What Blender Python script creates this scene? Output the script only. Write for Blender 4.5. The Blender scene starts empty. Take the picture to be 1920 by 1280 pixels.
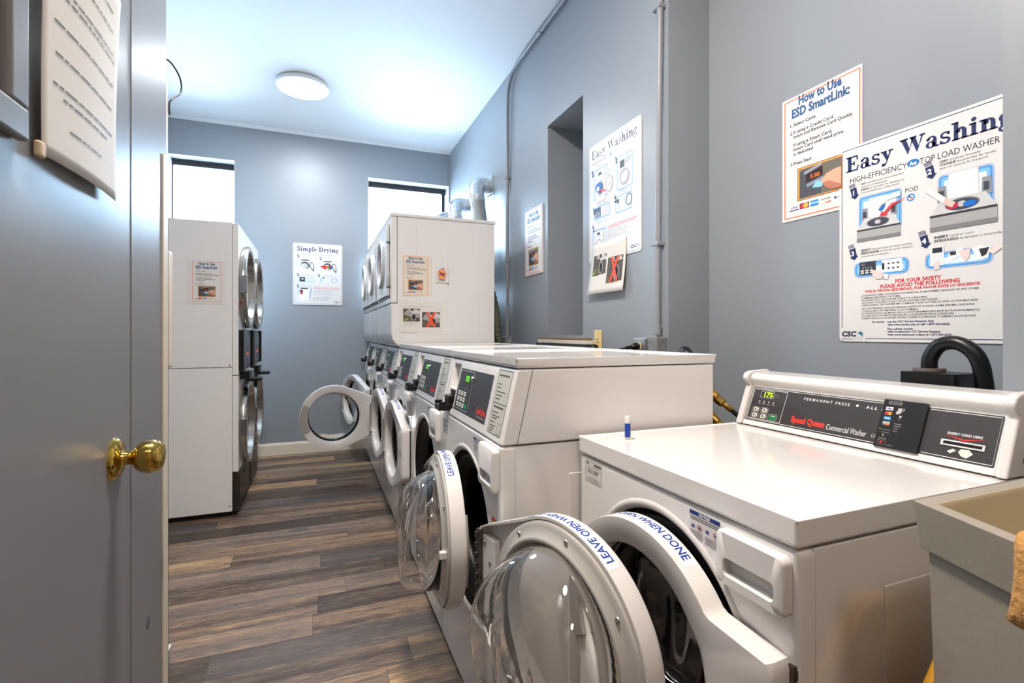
import bpy, bmesh, math, random
from mathutils import Vector, Matrix
random.seed(7)
PI = math.pi
scn = bpy.context.scene
COL = scn.collection

# ------------------------------------------------------------------ camera, world, exposure
cam_d = bpy.data.cameras.new('camera')
cam = bpy.data.objects.new('camera', cam_d); COL.objects.link(cam)
cam.location = (0, 0, 1.212)
cam.rotation_euler = (PI/2, 0, -math.radians(21.48))
cam_d.sensor_width = 36.0
cam_d.lens = 36.0*930.8/1920
cam_d.shift_y = -15.6/1920
cam_d.clip_start = 0.02
cam_d.dof.use_dof = True
cam_d.dof.focus_distance = 1.7
cam_d.dof.aperture_fstop = 11
scn.camera = cam

world = bpy.data.worlds.new('daylight'); scn.world = world
world.use_nodes = True
bg = world.node_tree.nodes['Background']
bg.inputs[0].default_value = (0.50, 0.74, 1.0, 1)
bg.inputs[1].default_value = 16.0

scn.view_settings.view_transform = 'Standard'
scn.view_settings.look = 'None'
scn.view_settings.gamma = 1
scn.view_settings.use_curve_mapping = False
scn.view_settings.exposure = 1.62

LAMP_FAR = (0.92, 0.97, 1.0, 42.0)     # colour + strength of the two ceiling lamps
FILL_ENTRY = (1.0, 0.80, 0.66, 28.0)  # added fill lamp behind the camera, warms the near machines
LAMP_NEAR = (1.0, 0.90, 0.81, 78.0)

# ------------------------------------------------------------------ room dimensions (metres)
YF, XR, XR2, XL, ZC = 5.46, 1.398, 1.621, -1.38, 3.239
YB = -2.4
W1Y, PITCH, WW, XF = 1.26, 0.69, 0.684, 0.465

for x0, x1 in ((-1.29, -0.739), (0.507, 1.385)):     # daylight portals in the window openings
    ld = bpy.data.lights.new('daylight_portal', 'AREA')
    ld.shape = 'RECTANGLE'; ld.size = x1-x0; ld.size_y = 1.38
    ld.cycles.is_portal = True
    lo = bpy.data.objects.new('daylight_portal', ld); COL.objects.link(lo)
    lo.location = ((x0+x1)/2, YF+0.13, 2.18); lo.rotation_euler = (-PI/2, 0, 0)

# ------------------------------------------------------------------ materials
MATS = {}
def srgb(c):
    return tuple((v/12.92 if v <= 0.04045 else ((v+0.055)/1.055)**2.4) for v in c)
def mat(name, rgb=(.8, .8, .8), rough=.5, metal=0., spec=.5, coat=0., bump=None, emit=None, trans=0., ior=1.45, aniso=0., lin=False):
    if name in MATS: return MATS[name]
    m = bpy.data.materials.new(name); m.use_nodes = True
    nt = m.node_tree; b = nt.nodes['Principled BSDF']
    c = rgb if lin else srgb(rgb)
    b.inputs['Base Color'].default_value = (*c, 1)
    b.inputs['Roughness'].default_value = rough
    b.inputs['Metallic'].default_value = metal
    b.inputs['Specular IOR Level'].default_value = spec
    b.inputs['IOR'].default_value = ior
    b.inputs['Coat Weight'].default_value = coat
    b.inputs['Coat Roughness'].default_value = .08
    b.inputs['Transmission Weight'].default_value = trans
    b.inputs['Anisotropic'].default_value = aniso
    if emit:
        b.inputs['Emission Color'].default_value = (*emit[:3], 1)
        b.inputs['Emission Strength'].default_value = emit[3]
    if bump:
        sc, st, dist = bump[:3]
        tc = nt.nodes.new('ShaderNodeTexCoord'); nz = nt.nodes.new('ShaderNodeTexNoise')
        mp = nt.nodes.new('ShaderNodeMapping')
        if len(bump) > 3: mp.inputs['Scale'].default_value = bump[3]
        nz.inputs['Scale'].default_value = sc; nz.inputs['Detail'].default_value = 3
        bp = nt.nodes.new('ShaderNodeBump'); bp.inputs['Strength'].default_value = st; bp.inputs['Distance'].default_value = dist
        nt.links.new(tc.outputs['Object'], mp.inputs[0]); nt.links.new(mp.outputs[0], nz.inputs['Vector'])
        nt.links.new(nz.outputs['Fac'], bp.inputs['Height']); nt.links.new(bp.outputs[0], b.inputs['Normal'])
    MATS[name] = m
    return m
def ink(rgb, rough=.45):
    k = 'ink_%02x%02x%02x' % tuple(int(v*255) for v in rgb)
    return mat(k, rgb, rough, spec=.4)

M_WALL = mat('slate_blue_wall_paint', (.555, .58, .605), .38, bump=(18, .12, .004))
M_DOORP = mat('slate_blue_door_paint', (.50, .508, .52), .33, bump=(45, .10, .002))
M_CEIL = mat('white_ceiling_paint', (.865, .865, .87), .7)
M_TRIMW = mat('white_gloss_trim', (.90, .90, .90), .35)
M_CREAM = mat('cream_trim_paint', (.87, .83, .76), .45)
M_ENAMEL = mat('white_enamel', (.895, .885, .875), .16, coat=.5)
M_DRYEN = mat('offwhite_powder_coat', (.915, .912, .905), .35)
M_PLASTIC = mat('white_plastic', (.845, .835, .825), .25)
M_GREYPL = mat('pale_grey_plastic', (.70, .69, .68), .35)
M_BLACK = mat('black_plastic', (.035, .035, .04), .35)
M_SATIN = mat('charcoal_overlay', (.20, .20, .21), .3)
M_RUBBER = mat('black_rubber_gasket', (.03, .03, .032), .4)
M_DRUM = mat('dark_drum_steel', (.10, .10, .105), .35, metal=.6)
M_STEEL = mat('brushed_steel', (.72, .70, .67), .22, metal=1, bump=(6, .05, .002, (1, 1, 40)))
M_CHROME = mat('chrome', (.85, .85, .85), .08, metal=1)
M_FOIL = mat('foil_duct', (.86, .87, .88), .28, metal=1, bump=(40, .5, .004))
M_GALV = mat('galvanised_steel', (.72, .73, .73), .38, metal=.85)
M_BRASS = mat('polished_brass', (.80, .67, .34), .12, metal=1)
M_BRASS2 = mat('dull_brass', (.75, .58, .30), .3, metal=1)
M_CONDUIT = mat('grey_conduit_paint', (.55, .56, .585), .4)
M_STEELBOX = mat('grey_box_steel', (.50, .50, .50), .45)
M_PAPER = mat('white_paper', (.86, .845, .82), .6)
M_PAPERC = mat('cream_paper', (.87, .83, .77), .6)
M_BOARD = mat('white_sign_board', (.865, .86, .855), .28)
M_IVORY = mat('ivory_outlet_plastic', (.90, .80, .57), .35)
M_TUB = mat('stone_grey_tub_plastic', (.57, .54, .49), .5, bump=(60, .25, .002))
M_TUBIN = mat('beige_tub_basin', (.74, .69, .57), .5)
M_YELLOW = mat('yellow_plastic', (.86, .62, .08), .4)
M_WIRE = mat('black_wire', (.05, .05, .055), .4)
M_DARKFRAME = mat('dark_bronze_window_frame', (.16, .14, .16), .4)
M_WOODLEDGE = mat('bare_wood_ledge', (.50, .42, .34), .7, bump=(30, .6, .004))
M_LAMPBODY = mat('white_lamp_body', (.92, .92, .92), .4)

def glass_mat(name, tint, rough=0.0):
    m = mat(name, tint, rough, trans=1, ior=1.42, spec=.5)
    return m
M_BOWL = glass_mat('clear_bowl_glass', (.985, .985, .98))
def thin_glass(name):
    m = bpy.data.materials.new(name); m.use_nodes = True; nt = m.node_tree
    for n in list(nt.nodes): nt.nodes.remove(n)
    o = nt.nodes.new('ShaderNodeOutputMaterial'); mx = nt.nodes.new('ShaderNodeMixShader')
    t = nt.nodes.new('ShaderNodeBsdfTransparent'); g = nt.nodes.new('ShaderNodeBsdfGlossy'); f = nt.nodes.new('ShaderNodeFresnel')
    g.inputs['Roughness'].default_value = .02
    nt.links.new(f.outputs[0], mx.inputs[0]); nt.links.new(t.outputs[0], mx.inputs[1]); nt.links.new(g.outputs[0], mx.inputs[2])
    nt.links.new(mx.outputs[0], o.inputs[0]); return m
M_PANE = thin_glass('window_pane_glass')

def lamp_mat(name, c):
    m = bpy.data.materials.new(name); m.use_nodes = True; nt = m.node_tree
    for n in list(nt.nodes): nt.nodes.remove(n)
    o = nt.nodes.new('ShaderNodeOutputMaterial'); e = nt.nodes.new('ShaderNodeEmission')
    e.inputs[0].default_value = (*c[:3], 1); e.inputs[1].default_value = c[3]
    nt.links.new(e.outputs[0], o.inputs[0]); return m

def floor_mat():
    m = bpy.data.materials.new('weathered_vinyl_planks'); m.use_nodes = True
    nt = m.node_tree; N = nt.nodes; L = nt.links; b = N['Principled BSDF']
    def math_(op, a, b_=None):
        n = N.new('ShaderNodeMath'); n.operation = op
        for i, v in enumerate((a, b_)):
            if v is None: continue
            if isinstance(v, (int, float)): n.inputs[i].default_value = v
            else: L.new(v, n.inputs[i])
        return n.outputs[0]
    tc = N.new('ShaderNodeTexCoord'); sp = N.new('ShaderNodeSeparateXYZ'); L.new(tc.outputs['Object'], sp.inputs[0])
    X, Y = sp.outputs[0], sp.outputs[1]
    PW, PL = .152, 1.22
    yy = math_('DIVIDE', math_('ADD', Y, 20.04), PW); row = math_('FLOOR', yy); fy = math_('FRACT', yy)
    wn = N.new('ShaderNodeTexWhiteNoise'); wn.noise_dimensions = '1D'; L.new(row, wn.inputs['W'])
    xx = math_('ADD', math_('DIVIDE', math_('ADD', X, 20.0), PL), math_('MULTIPLY', wn.outputs['Value'], 7.3))
    cx = math_('FLOOR', xx); fx = math_('FRACT', xx)
    cb = N.new('ShaderNodeCombineXYZ'); L.new(row, cb.inputs[0]); L.new(cx, cb.inputs[1])
    w2 = N.new('ShaderNodeTexWhiteNoise'); w2.noise_dimensions = '2D'; L.new(cb.outputs[0], w2.inputs['Vector'])
    pid = w2.outputs['Value']
    # long soft streaks inside each plank
    cv = N.new('ShaderNodeCombineXYZ')
    L.new(math_('ADD', math_('MULTIPLY', X, .55), math_('MULTIPLY', pid, 37.)), cv.inputs[0])
    L.new(math_('ADD', math_('MULTIPLY', Y, 10.0), math_('MULTIPLY', pid, 91.)), cv.inputs[1])
    n1 = N.new('ShaderNodeTexNoise'); n1.inputs['Scale'].default_value = 1.6; n1.inputs['Detail'].default_value = 5; n1.inputs['Roughness'].default_value = .62
    L.new(cv.outputs[0], n1.inputs['Vector'])
    cv2 = N.new('ShaderNodeCombineXYZ')
    L.new(math_('ADD', math_('MULTIPLY', X, 5.0), math_('MULTIPLY', pid, 13.)), cv2.inputs[0]); L.new(math_('MULTIPLY', Y, 44.0), cv2.inputs[1])
    n2 = N.new('ShaderNodeTexNoise'); n2.inputs['Scale'].default_value = 2.4; n2.inputs['Detail'].default_value = 6; n2.inputs['Roughness'].default_value = .7
    L.new(cv2.outputs[0], n2.inputs['Vector'])
    f = math_('ADD', math_('MULTIPLY', pid, .46), math_('MULTIPLY', n1.outputs['Fac'], 1.06))
    f = math_('ADD', f, math_('MULTIPLY', math_('SUBTRACT', n2.outputs['Fac'], .80), 1.15))
    rp = N.new('ShaderNodeValToRGB'); cr = rp.color_ramp
    cr.elements[0].position = .22; cr.elements[0].color = (*srgb((.235, .185, .155)), 1)
    cr.elements[1].position = .92; cr.elements[1].color = (*srgb((.83, .70, .53)), 1)
    for p, c in ((.38, (.37, .305, .26)), (.52, (.49, .405, .335)), (.66, (.61, .495, .375)), (.78, (.72, .585, .425))):
        e = cr.elements.new(p); e.color = (*srgb(c), 1)
    L.new(f, rp.inputs[0])
    # blue-grey cast on some planks
    hs = N.new('ShaderNodeMixRGB'); hs.blend_type = 'MIX'; hs.inputs[2].default_value = (*srgb((.40, .39, .405)), 1)
    w3 = N.new('ShaderNodeTexWhiteNoise'); w3.noise_dimensions = '2D'
    vm = N.new('ShaderNodeVectorMath'); vm.operation = 'ADD'; vm.inputs[1].default_value = (13.3, 5.1, 0); L.new(cb.outputs[0], vm.inputs[0]); L.new(vm.outputs[0], w3.inputs['Vector'])
    L.new(math_('MULTIPLY', math_('GREATER_THAN', w3.outputs['Value'], .70), .28), hs.inputs[0]); L.new(rp.outputs[0], hs.inputs[1])
    # joints
    jy = math_('LESS_THAN', math_('MINIMUM', fy, math_('SUBTRACT', 1., fy)), .010)
    jx = math_('LESS_THAN', math_('MINIMUM', fx, math_('SUBTRACT', 1., fx)), .0012)
    j = math_('MULTIPLY', math_('MAXIMUM', jy, jx), .45)
    mj = N.new('ShaderNodeMixRGB'); mj.inputs[2].default_value = (.03, .025, .022, 1); L.new(j, mj.inputs[0]); L.new(hs.outputs[0], mj.inputs[1])
    # one worn dark knot in the aisle
    vd = N.new('ShaderNodeVectorMath'); vd.operation = 'SUBTRACT'; vd.inputs[1].default_value = (-.105, 3.33, 0); L.new(tc.outputs['Object'], vd.inputs[0])
    vs = N.new('ShaderNodeVectorMath'); vs.operation = 'MULTIPLY'; vs.inputs[1].default_value = (1, 1.7, 0); L.new(vd.outputs[0], vs.inputs[0])
    vl = N.new('ShaderNodeVectorMath'); vl.operation = 'LENGTH'; L.new(vs.outputs[0], vl.inputs[0])
    kn = math_('MULTIPLY', math_('LESS_THAN', math_('ADD', vl.outputs['Value'], math_('MULTIPLY', n2.outputs['Fac'], .05)), .085), .6)
    mk = N.new('ShaderNodeMixRGB'); mk.inputs[2].default_value = (*srgb((.27, .27, .28)), 1); L.new(kn, mk.inputs[0]); L.new(mj.outputs[0], mk.inputs[1])
    L.new(mk.outputs[0], b.inputs['Base Color'])
    rr = N.new('ShaderNodeMapRange'); rr.inputs[3].default_value = .36; rr.inputs[4].default_value = .55; L.new(n2.outputs['Fac'], rr.inputs[0]); L.new(rr.outputs[0], b.inputs['Roughness'])
    bp = N.new('ShaderNodeBump'); bp.inputs['Strength'].default_value = .25; bp.inputs['Distance'].default_value = .002
    L.new(math_('SUBTRACT', n2.outputs['Fac'], j), bp.inputs['Height']); L.new(bp.outputs[0], b.inputs['Normal'])
    return m
M_FLOOR = floor_mat()

def towel_mat():
    m = mat('tan_terry_cloth', (.72, .53, .30), .95, bump=(160, 1., .004)); return m
M_TOWEL = towel_mat()

# ------------------------------------------------------------------ mesh helpers
def NB(): return bmesh.new()
def add_box(bm, x0, x1, y0, y1, z0, z1):
    v = [bm.verts.new(p) for p in ((x0,y0,z0),(x1,y0,z0),(x1,y1,z0),(x0,y1,z0),(x0,y0,z1),(x1,y0,z1),(x1,y1,z1),(x0,y1,z1))]
    for f in ((0,3,2,1),(4,5,6,7),(0,1,5,4),(1,2,6,5),(2,3,7,6),(3,0,4,7)): bm.faces.new([v[i] for i in f])
def add_prism(bm, prof, a0, a1, axis='y', tri=False):
    def P(p, a):
        if axis == 'y': return (p[0], a, p[1])
        if axis == 'x': return (a, p[0], p[1])
        return (p[0], p[1], a)
    A = [bm.verts.new(P(p, a0)) for p in prof]; B = [bm.verts.new(P(p, a1)) for p in prof]
    n = len(prof)
    fs = [bm.faces.new([A[i], A[(i+1) % n], B[(i+1) % n], B[i]]) for i in range(n)]
    fs.append(bm.faces.new(A[::-1])); fs.append(bm.faces.new(B))
    return fs
def frame_of(axis):
    a = Vector(axis).normalized(); t = Vector((0, 0, 1)) if abs(a.z) < .9 else Vector((0, 1, 0))
    u = t.cross(a).normalized(); w = a.cross(u); return a, u, w
def add_lathe(bm, prof, c, axis=(1, 0, 0), seg=48, closed=False, a0=0, a1=2*PI):
    a, u, w = frame_of(axis); c = Vector(c); full = abs(a1-a0-2*PI) < 1e-6
    rings = []
    ns = seg if full else seg+1
    for r, h in prof:
        rings.append([bm.verts.new(c+a*h+(u*math.cos(a0+(a1-a0)*k/seg)+w*math.sin(a0+(a1-a0)*k/seg))*r) for k in range(ns)])
    m = len(prof)
    for i in range(m if closed else m-1):
        A, B = rings[i], rings[(i+1) % m]
        for k in range(seg):
            k2 = (k+1) % ns
            try: bm.faces.new([A[k], A[k2], B[k2], B[k]])
            except ValueError: pass
def add_cyl(bm, c, r, h0, h1, axis=(1, 0, 0), seg=24, bev=0.):
    if bev: add_lathe(bm, [(1e-5, h0), (r-bev, h0), (r, h0+bev), (r, h1-bev), (r-bev, h1), (1e-5, h1)], c, axis, seg)
    else: add_lathe(bm, [(1e-5, h0), (r, h0), (r, h1), (1e-5, h1)], c, axis, seg)
def smooth_path(pts, n=8):
    P = [Vector(p) for p in pts]; P = [P[0]*2-P[1]]+P+[P[-1]*2-P[-2]]; out = []
    for i in range(1, len(P)-2):
        for k in range(n):
            t = k/n; a, b, c, d = P[i-1], P[i], P[i+1], P[i+2]
            out.append(.5*((2*b)+(c-a)*t+(2*a-5*b+4*c-d)*t*t+(3*b-a-3*c+d)*t**3))
    out.append(P[-2]); return out
def add_tube(bm, pts, r, seg=12, rf=None, cap=True):
    P = [Vector(p) for p in pts]; rings = []; prev = None
    for i, p in enumerate(P):
        t = (P[min(i+1, len(P)-1)]-P[max(i-1, 0)]).normalized()
        if prev is None:
            u = t.cross(Vector((0, 0, 1)) if abs(t.z) < .9 else Vector((1, 0, 0))).normalized()
        else: u = (prev-t*prev.dot(t)).normalized()
        prev = u; w = t.cross(u); rr = rf(i) if rf else r
        rings.append([bm.verts.new(p+(u*math.cos(2*PI*k/seg)+w*math.sin(2*PI*k/seg))*rr) for k in range(seg)])
    for A, B in zip(rings, rings[1:]):
        for k in range(seg): bm.faces.new([A[k], A[(k+1) % seg], B[(k+1) % seg], B[k]])
    if cap: bm.faces.new(rings[0][::-1]); bm.faces.new(rings[-1])
def hull_r(pts, c, ang):
    """distance from c to the convex polygon pts along direction ang"""
    d = Vector((math.cos(ang), math.sin(ang))); best = 0
    for i in range(len(pts)):
        p, q = Vector(pts[i])-Vector(c), Vector(pts[(i+1) % len(pts)])-Vector(c); e = q-p
        den = d.x*e.y-d.y*e.x
        if abs(den) < 1e-9: continue
        t = (p.x*e.y-p.y*e.x)/den; s = (p.x*d.y-p.y*d.x)/den
        if t > 0 and -1e-6 <= s <= 1+1e-6: best = max(best, t)
    return best
def add_holed_plate(bm, x0, x1, y0, y1, z0, z1, cy, cz, r, seg=72):
    rect = [(y0, z0), (y1, z0), (y1, z1), (y0, z1)]
    angs = sorted(set([2*PI*k/seg for k in range(seg)]+[math.atan2(p[1]-cz, p[0]-cy) % (2*PI) for p in rect]))
    O0, O1, I0, I1 = [], [], [], []
    for a in angs:
        R = hull_r(rect, (cy, cz), a); ca, sa = math.cos(a), math.sin(a)
        O0.append(bm.verts.new((x0, cy+R*ca, cz+R*sa))); O1.append(bm.verts.new((x1, cy+R*ca, cz+R*sa)))
        I0.append(bm.verts.new((x0, cy+r*ca, cz+r*sa))); I1.append(bm.verts.new((x1, cy+r*ca, cz+r*sa)))
    n = len(angs)
    for k in range(n):
        j = (k+1) % n
        bm.faces.new([O0[k], I0[k], I0[j], O0[j]]); bm.faces.new([O1[k], O1[j], I1[j], I1[k]])
        bm.faces.new([O0[k], O0[j], O1[j], O1[k]]); bm.faces.new([I0[k], I1[k], I1[j], I0[j]])

def obj(name, bm, m, parent=None, bevel=0., smooth=True, label=None, recalc=True, angle=35, bseg=3):
    if recalc: bmesh.ops.recalc_face_normals(bm, faces=bm.faces)
    me = bpy.data.meshes.new(name); bm.to_mesh(me); bm.free()
    o = bpy.data.objects.new(name, me); COL.objects.link(o)
    for mm in (m if isinstance(m, (list, tuple)) else [m]): me.materials.append(mm)
    if smooth:
        me.polygons.foreach_set('use_smooth', [True]*len(me.polygons))
        try: me.set_sharp_from_angle(angle=math.radians(angle))
        except Exception: pass
    if bevel:
        md = o.modifiers.new('bevel', 'BEVEL'); md.width = bevel; md.segments = bseg; md.limit_method = 'ANGLE'
        md.angle_limit = math.radians(angle); md.harden_normals = False; md.use_clamp_overlap = True
        if smooth:
            try: me.set_sharp_from_angle(angle=math.radians(179))
            except Exception: pass
            wn = o.modifiers.new('wn', 'WEIGHTED_NORMAL'); wn.keep_sharp = False; wn.weight = 80
    if parent: o.parent = parent
    if label: o['label'] = label
    return o
def thing(name, label, cat, loc=(0, 0, 0), rotz=0, group=None):
    o = bpy.data.objects.new(name, None); COL.objects.link(o); o.location = loc; o.rotation_euler = (0, 0, rotz)
    o.empty_display_size = .05
    return tag(o, label, cat, group)
def tag(o, label, cat, group=None):
    o['label'] = label; o['category'] = cat
    if group: o['group'] = group
    return o
def struct(o, label=None):
    o['kind'] = 'structure'
    if label: o['label'] = label
    return o
def copy_tree(o, parent=None):
    c = o.copy(); COL.objects.link(c)
    if parent: c.parent = parent; c.matrix_parent_inverse = o.matrix_parent_inverse.copy()
    for ch in [x for x in bpy.data.objects if x.parent == o]: copy_tree(ch, c)
    return c
def child(o, name):
    for x in bpy.data.objects:
        if x.parent == o and x.name.split('.')[0] == name: return x

# ------------------------------------------------------------------ flat printed matter
TXT = {}
def text_polys(s, bold=0., shear=0.):
    k = (s, bold, shear)
    if k in TXT: return TXT[k]
    cu = bpy.data.curves.new('t', 'FONT'); cu.body = s; cu.size = 1.0/.72; cu.resolution_u = 2; cu.offset = bold; cu.shear = shear
    o = bpy.data.objects.new('t', cu); COL.objects.link(o)
    dg = bpy.context.evaluated_depsgraph_get(); dg.update()
    me = bpy.data.meshes.new_from_object(o.evaluated_get(dg))
    vs = [(v.co.x, v.co.y) for v in me.vertices]; fs = [tuple(p.vertices) for p in me.polygons]
    bpy.data.objects.remove(o); bpy.data.curves.remove(cu); bpy.data.meshes.remove(me)
    x0 = min([v[0] for v in vs] or [0]); x1 = max([v[0] for v in vs] or [1])
    TXT[k] = (vs, fs, x0, x1); return TXT[k]

class Sheet:
    """2-D artwork in millimetres, u to the right and v up, built as one mesh per named part"""
    def __init__(s): s.layers = {}
    def add(s, layer, vs, fs, c, lift=1):
        s.layers.setdefault(layer, []).append((vs, fs, c, lift))
    def poly(s, layer, pts, c, lift=1): s.add(layer, pts, [tuple(range(len(pts)))], c, lift)
    def rect(s, layer, x0, y0, x1, y1, c, lift=1, r=0):
        if r: s.poly(layer, rrect(x0, y0, x1, y1, r), c, lift)
        else: s.poly(layer, [(x0, y0), (x1, y0), (x1, y1), (x0, y1)], c, lift)
    def band(s, layer, outer, inner, c, lift=1):
        n = len(outer); s.add(layer, list(outer)+list(inner), [(i, (i+1) % n, n+(i+1) % n, n+i) for i in range(n)], c, lift)
    def frame(s, layer, x0, y0, x1, y1, t, c, r=4, lift=1):
        s.band(layer, rrect(x0, y0, x1, y1, r), rrect(x0+t, y0+t, x1-t, y1-t, max(r-t, .2)), c, lift)
    def ell(s, layer, cx, cy, rx, ry, c, lift=1, n=28):
        s.poly(layer, [(cx+rx*math.cos(2*PI*k/n), cy+ry*math.sin(2*PI*k/n)) for k in range(n)], c, lift)
    def ring(s, layer, cx, cy, rx, ry, t, c, lift=1, n=32, a0=0, a1=2*PI):
        O = [(cx+rx*math.cos(a0+(a1-a0)*k/n), cy+ry*math.sin(a0+(a1-a0)*k/n)) for k in range(n+1)]
        I = [(cx+(rx-t)*math.cos(a0+(a1-a0)*k/n), cy+(ry-t)*math.sin(a0+(a1-a0)*k/n)) for k in range(n+1)]
        s.add(layer, O+I, [(i, i+1, n+2+i, n+1+i) for i in range(n)], c, lift)
    def line(s, layer, x0, y0, x1, y1, t, c, lift=1):
        d = Vector((x1-x0, y1-y0)); n = Vector((-d.y, d.x)).normalized()*t/2
        s.poly(layer, [(x0+n.x, y0+n.y), (x0-n.x, y0-n.y), (x1-n.x, y1-n.y), (x1+n.x, y1+n.y)], c, lift)
    def text(s, layer, t, x, y, h, c, width=None, al='l', bold=0., shear=0., lift=1):
        vs, fs, x0, x1 = text_polys(t, bold, shear)
        sx = h if width is None else width/(x1-x0); w = (x1-x0)*sx
        ox = x-{'l': 0, 'c': w/2, 'r': w}[al]
        s.add(layer, [((p[0]-x0)*sx+ox, p[1]*h+y) for p in vs], fs, c, lift)
    def serif(s, layer, t, x, y, h, c, width, lift=1):
        adv = []; tot = 0
        for ch in t:
            if ch == ' ': tot += .34; continue
            w, parts = SERIF[ch]; adv.append((tot, parts)); tot += w
        sx = width/tot
        for ox, parts in adv:
            for pts, fs in parts: s.add(layer, [((p[0]+ox)*sx+x, p[1]*h+y) for p in pts], fs, c, lift)
    def build(s, parent, fn, dl=.00025):
        out = []
        for layer, items in s.layers.items():
            bm = NB(); mats = []; 
            for vs, fs, c, lift in items:
                m = ink(c) if isinstance(c, tuple) else c
                if m not in mats: mats.append(m)
                mi = mats.index(m); V = [bm.verts.new(fn(p[0], p[1], lift*dl)) for p in vs]
                for f in fs:
                    try: fc = bm.faces.new([V[i] for i in f]); fc.material_index = mi
                    except ValueError: pass
            out.append(obj(layer, bm, mats, parent, smooth=False, recalc=False))
        return out
def rrect(x0, y0, x1, y1, r, n=5):
    out = []
    for cx, cy, a in ((x1-r, y0+r, -PI/2), (x1-r, y1-r, 0), (x0+r, y1-r, PI/2), (x0+r, y0+r, PI)):
        for k in range(n+1): out.append((cx+r*math.cos(a+PI/2*k/n), cy+r*math.sin(a+PI/2*k/n)))
    return out
# bold slab-serif capitals and small letters for the poster titles
def _R(x0, y0, x1, y1): return ([(x0, y0), (x1, y0), (x1, y1), (x0, y1)], [(0, 1, 2, 3)])
def _P(*p): return (list(p), [tuple(range(len(p)))])
def _A(cx, cy, rx, ry, a0, a1, wx, wy, n=18):
    a0, a1 = math.radians(a0), math.radians(a1)
    O = [(cx+rx*math.cos(a0+(a1-a0)*k/n), cy+ry*math.sin(a0+(a1-a0)*k/n)) for k in range(n+1)]
    I = [(cx+(rx-wx)*math.cos(a0+(a1-a0)*k/n), cy+(ry-wy)*math.sin(a0+(a1-a0)*k/n)) for k in range(n+1)]
    return (O+I, [(i, i+1, n+2+i, n+1+i) for i in range(n)])
def _E(cx, cy, r): return ([(cx+r*math.cos(2*PI*k/16), cy+r*math.sin(2*PI*k/16)) for k in range(16)], [tuple(range(16))])
SERIF = {
 'E': (.86, [_R(.1,0,.33,1), _R(0,0,.74,.1), _R(0,.9,.72,1), _R(.3,.46,.52,.56), _R(.46,.37,.54,.65), _P((.64,.1),(.74,.1),(.78,.34),(.7,.34)), _P((.62,.9),(.72,.9),(.74,.68),(.66,.68))]),
 'a': (.66, [_R(.33,.02,.53,.46), _A(.29,.44,.24,.24,0,160,.15,.09), _A(.24,.18,.23,.2,0,360,.15,.07), _R(.45,0,.64,.09), _E(.12,.5,.085)]),
 's': (.55, [_A(.26,.485,.23,.195,15,270,.13,.09), _A(.26,.19,.25,.2,-165,90,.14,.09), _R(.38,.48,.47,.66), _R(.02,.02,.1,.22), _P((.12,.36),(.3,.28),(.4,.3),(.22,.4))]),
 'y': (.70, [_P((.06,.62),(.3,.62),(.44,.2),(.34,.0)), _P((.5,.62),(.6,.62),(.32,-.14),(.24,-.14),(.32,.02)), _R(0,.58,.34,.67), _R(.42,.58,.7,.67), _E(.14,-.18,.1), _P((.1,-.27),(.24,-.25),(.34,-.1),(.26,-.08))]),
 'W': (1.30, [_P((.06,.96),(.32,.96),(.52,.3),(.42,0)), _P((.42,0),(.5,.24),(.7,.9),(.62,.9)), _P((.54,.96),(.8,.96),(.98,.3),(.88,0)), _P((.88,0),(.96,.24),(1.2,.96),(1.1,.96)), _R(0,.9,.42,1), _R(.5,.9,.86,1), _R(1.0,.9,1.3,1)]),
 'h': (.76, [_R(.1,0,.3,1), _R(0,.91,.3,1), _A(.42,.4,.24,.27,0,180,.2,.1), _R(.46,0,.66,.42), _R(.02,0,.38,.09), _R(.4,0,.75,.09)]),
 'i': (.42, [_R(.1,0,.3,.66), _R(0,.58,.3,.67), _R(.02,0,.39,.09), _E(.2,.86,.115)]),
 'n': (.76, [_R(.1,0,.3,.66), _R(0,.58,.3,.67), _A(.42,.4,.24,.27,0,180,.2,.1), _R(.46,0,.66,.42), _R(.02,0,.38,.09), _R(.4,0,.75,.09)]),
 'g': (.66, [_A(.27,.44,.25,.23,0,360,.15,.08), _R(.44,.54,.62,.66), _A(.3,-.1,.3,.2,0,360,.12,.08), _P((.08,.26),(.2,.24),(.18,.1),(.08,.12)), _R(.1,.04,.46,.13)]),
 'S': (.68, [_A(.32,.72,.29,.28,10,270,.17,.12), _A(.32,.28,.31,.29,-170,90,.17,.12), _R(.5,.7,.6,1), _R(.02,.0,.1,.3)]),
 'm': (1.12, [_R(.1,0,.29,.66), _R(0,.58,.3,.67), _A(.41,.4,.22,.27,0,180,.18,.1), _R(.45,0,.63,.42), _A(.77,.4,.22,.27,0,180,.18,.1), _R(.81,0,.99,.42), _R(.02,0,.36,.09), _R(.4,0,.7,.09), _R(.76,0,1.07,.09)]),
 'p': (.72, [_R(.1,-.32,.3,.66), _R(0,.58,.3,.67), _A(.36,.33,.3,.35,-120,130,.18,.1), _R(0,-.34,.42,-.26)]),
 'l': (.42, [_R(.1,0,.3,1), _R(0,.91,.3,1), _R(.02,0,.39,.09)]),
 'e': (.62, [_A(.3,.33,.28,.34,0,330,.16,.1), _R(.1,.31,.56,.4)]),
 'D': (.94, [_R(.1,0,.33,1), _R(0,0,.45,.1), _R(0,.9,.45,1), _A(.42,.5,.44,.5,-90,90,.22,.1)]),
 'r': (.54, [_R(.1,0,.3,.66), _R(0,.58,.3,.67), _R(.02,0,.42,.09), _A(.4,.4,.2,.26,40,180,.14,.1), _E(.44,.54,.1)]),
}
NAVY, DGREY, BLUE, LBLUE = (.13, .18, .36), (.23, .23, .25), (.16, .50, .82), (.62, .80, .95)
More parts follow.
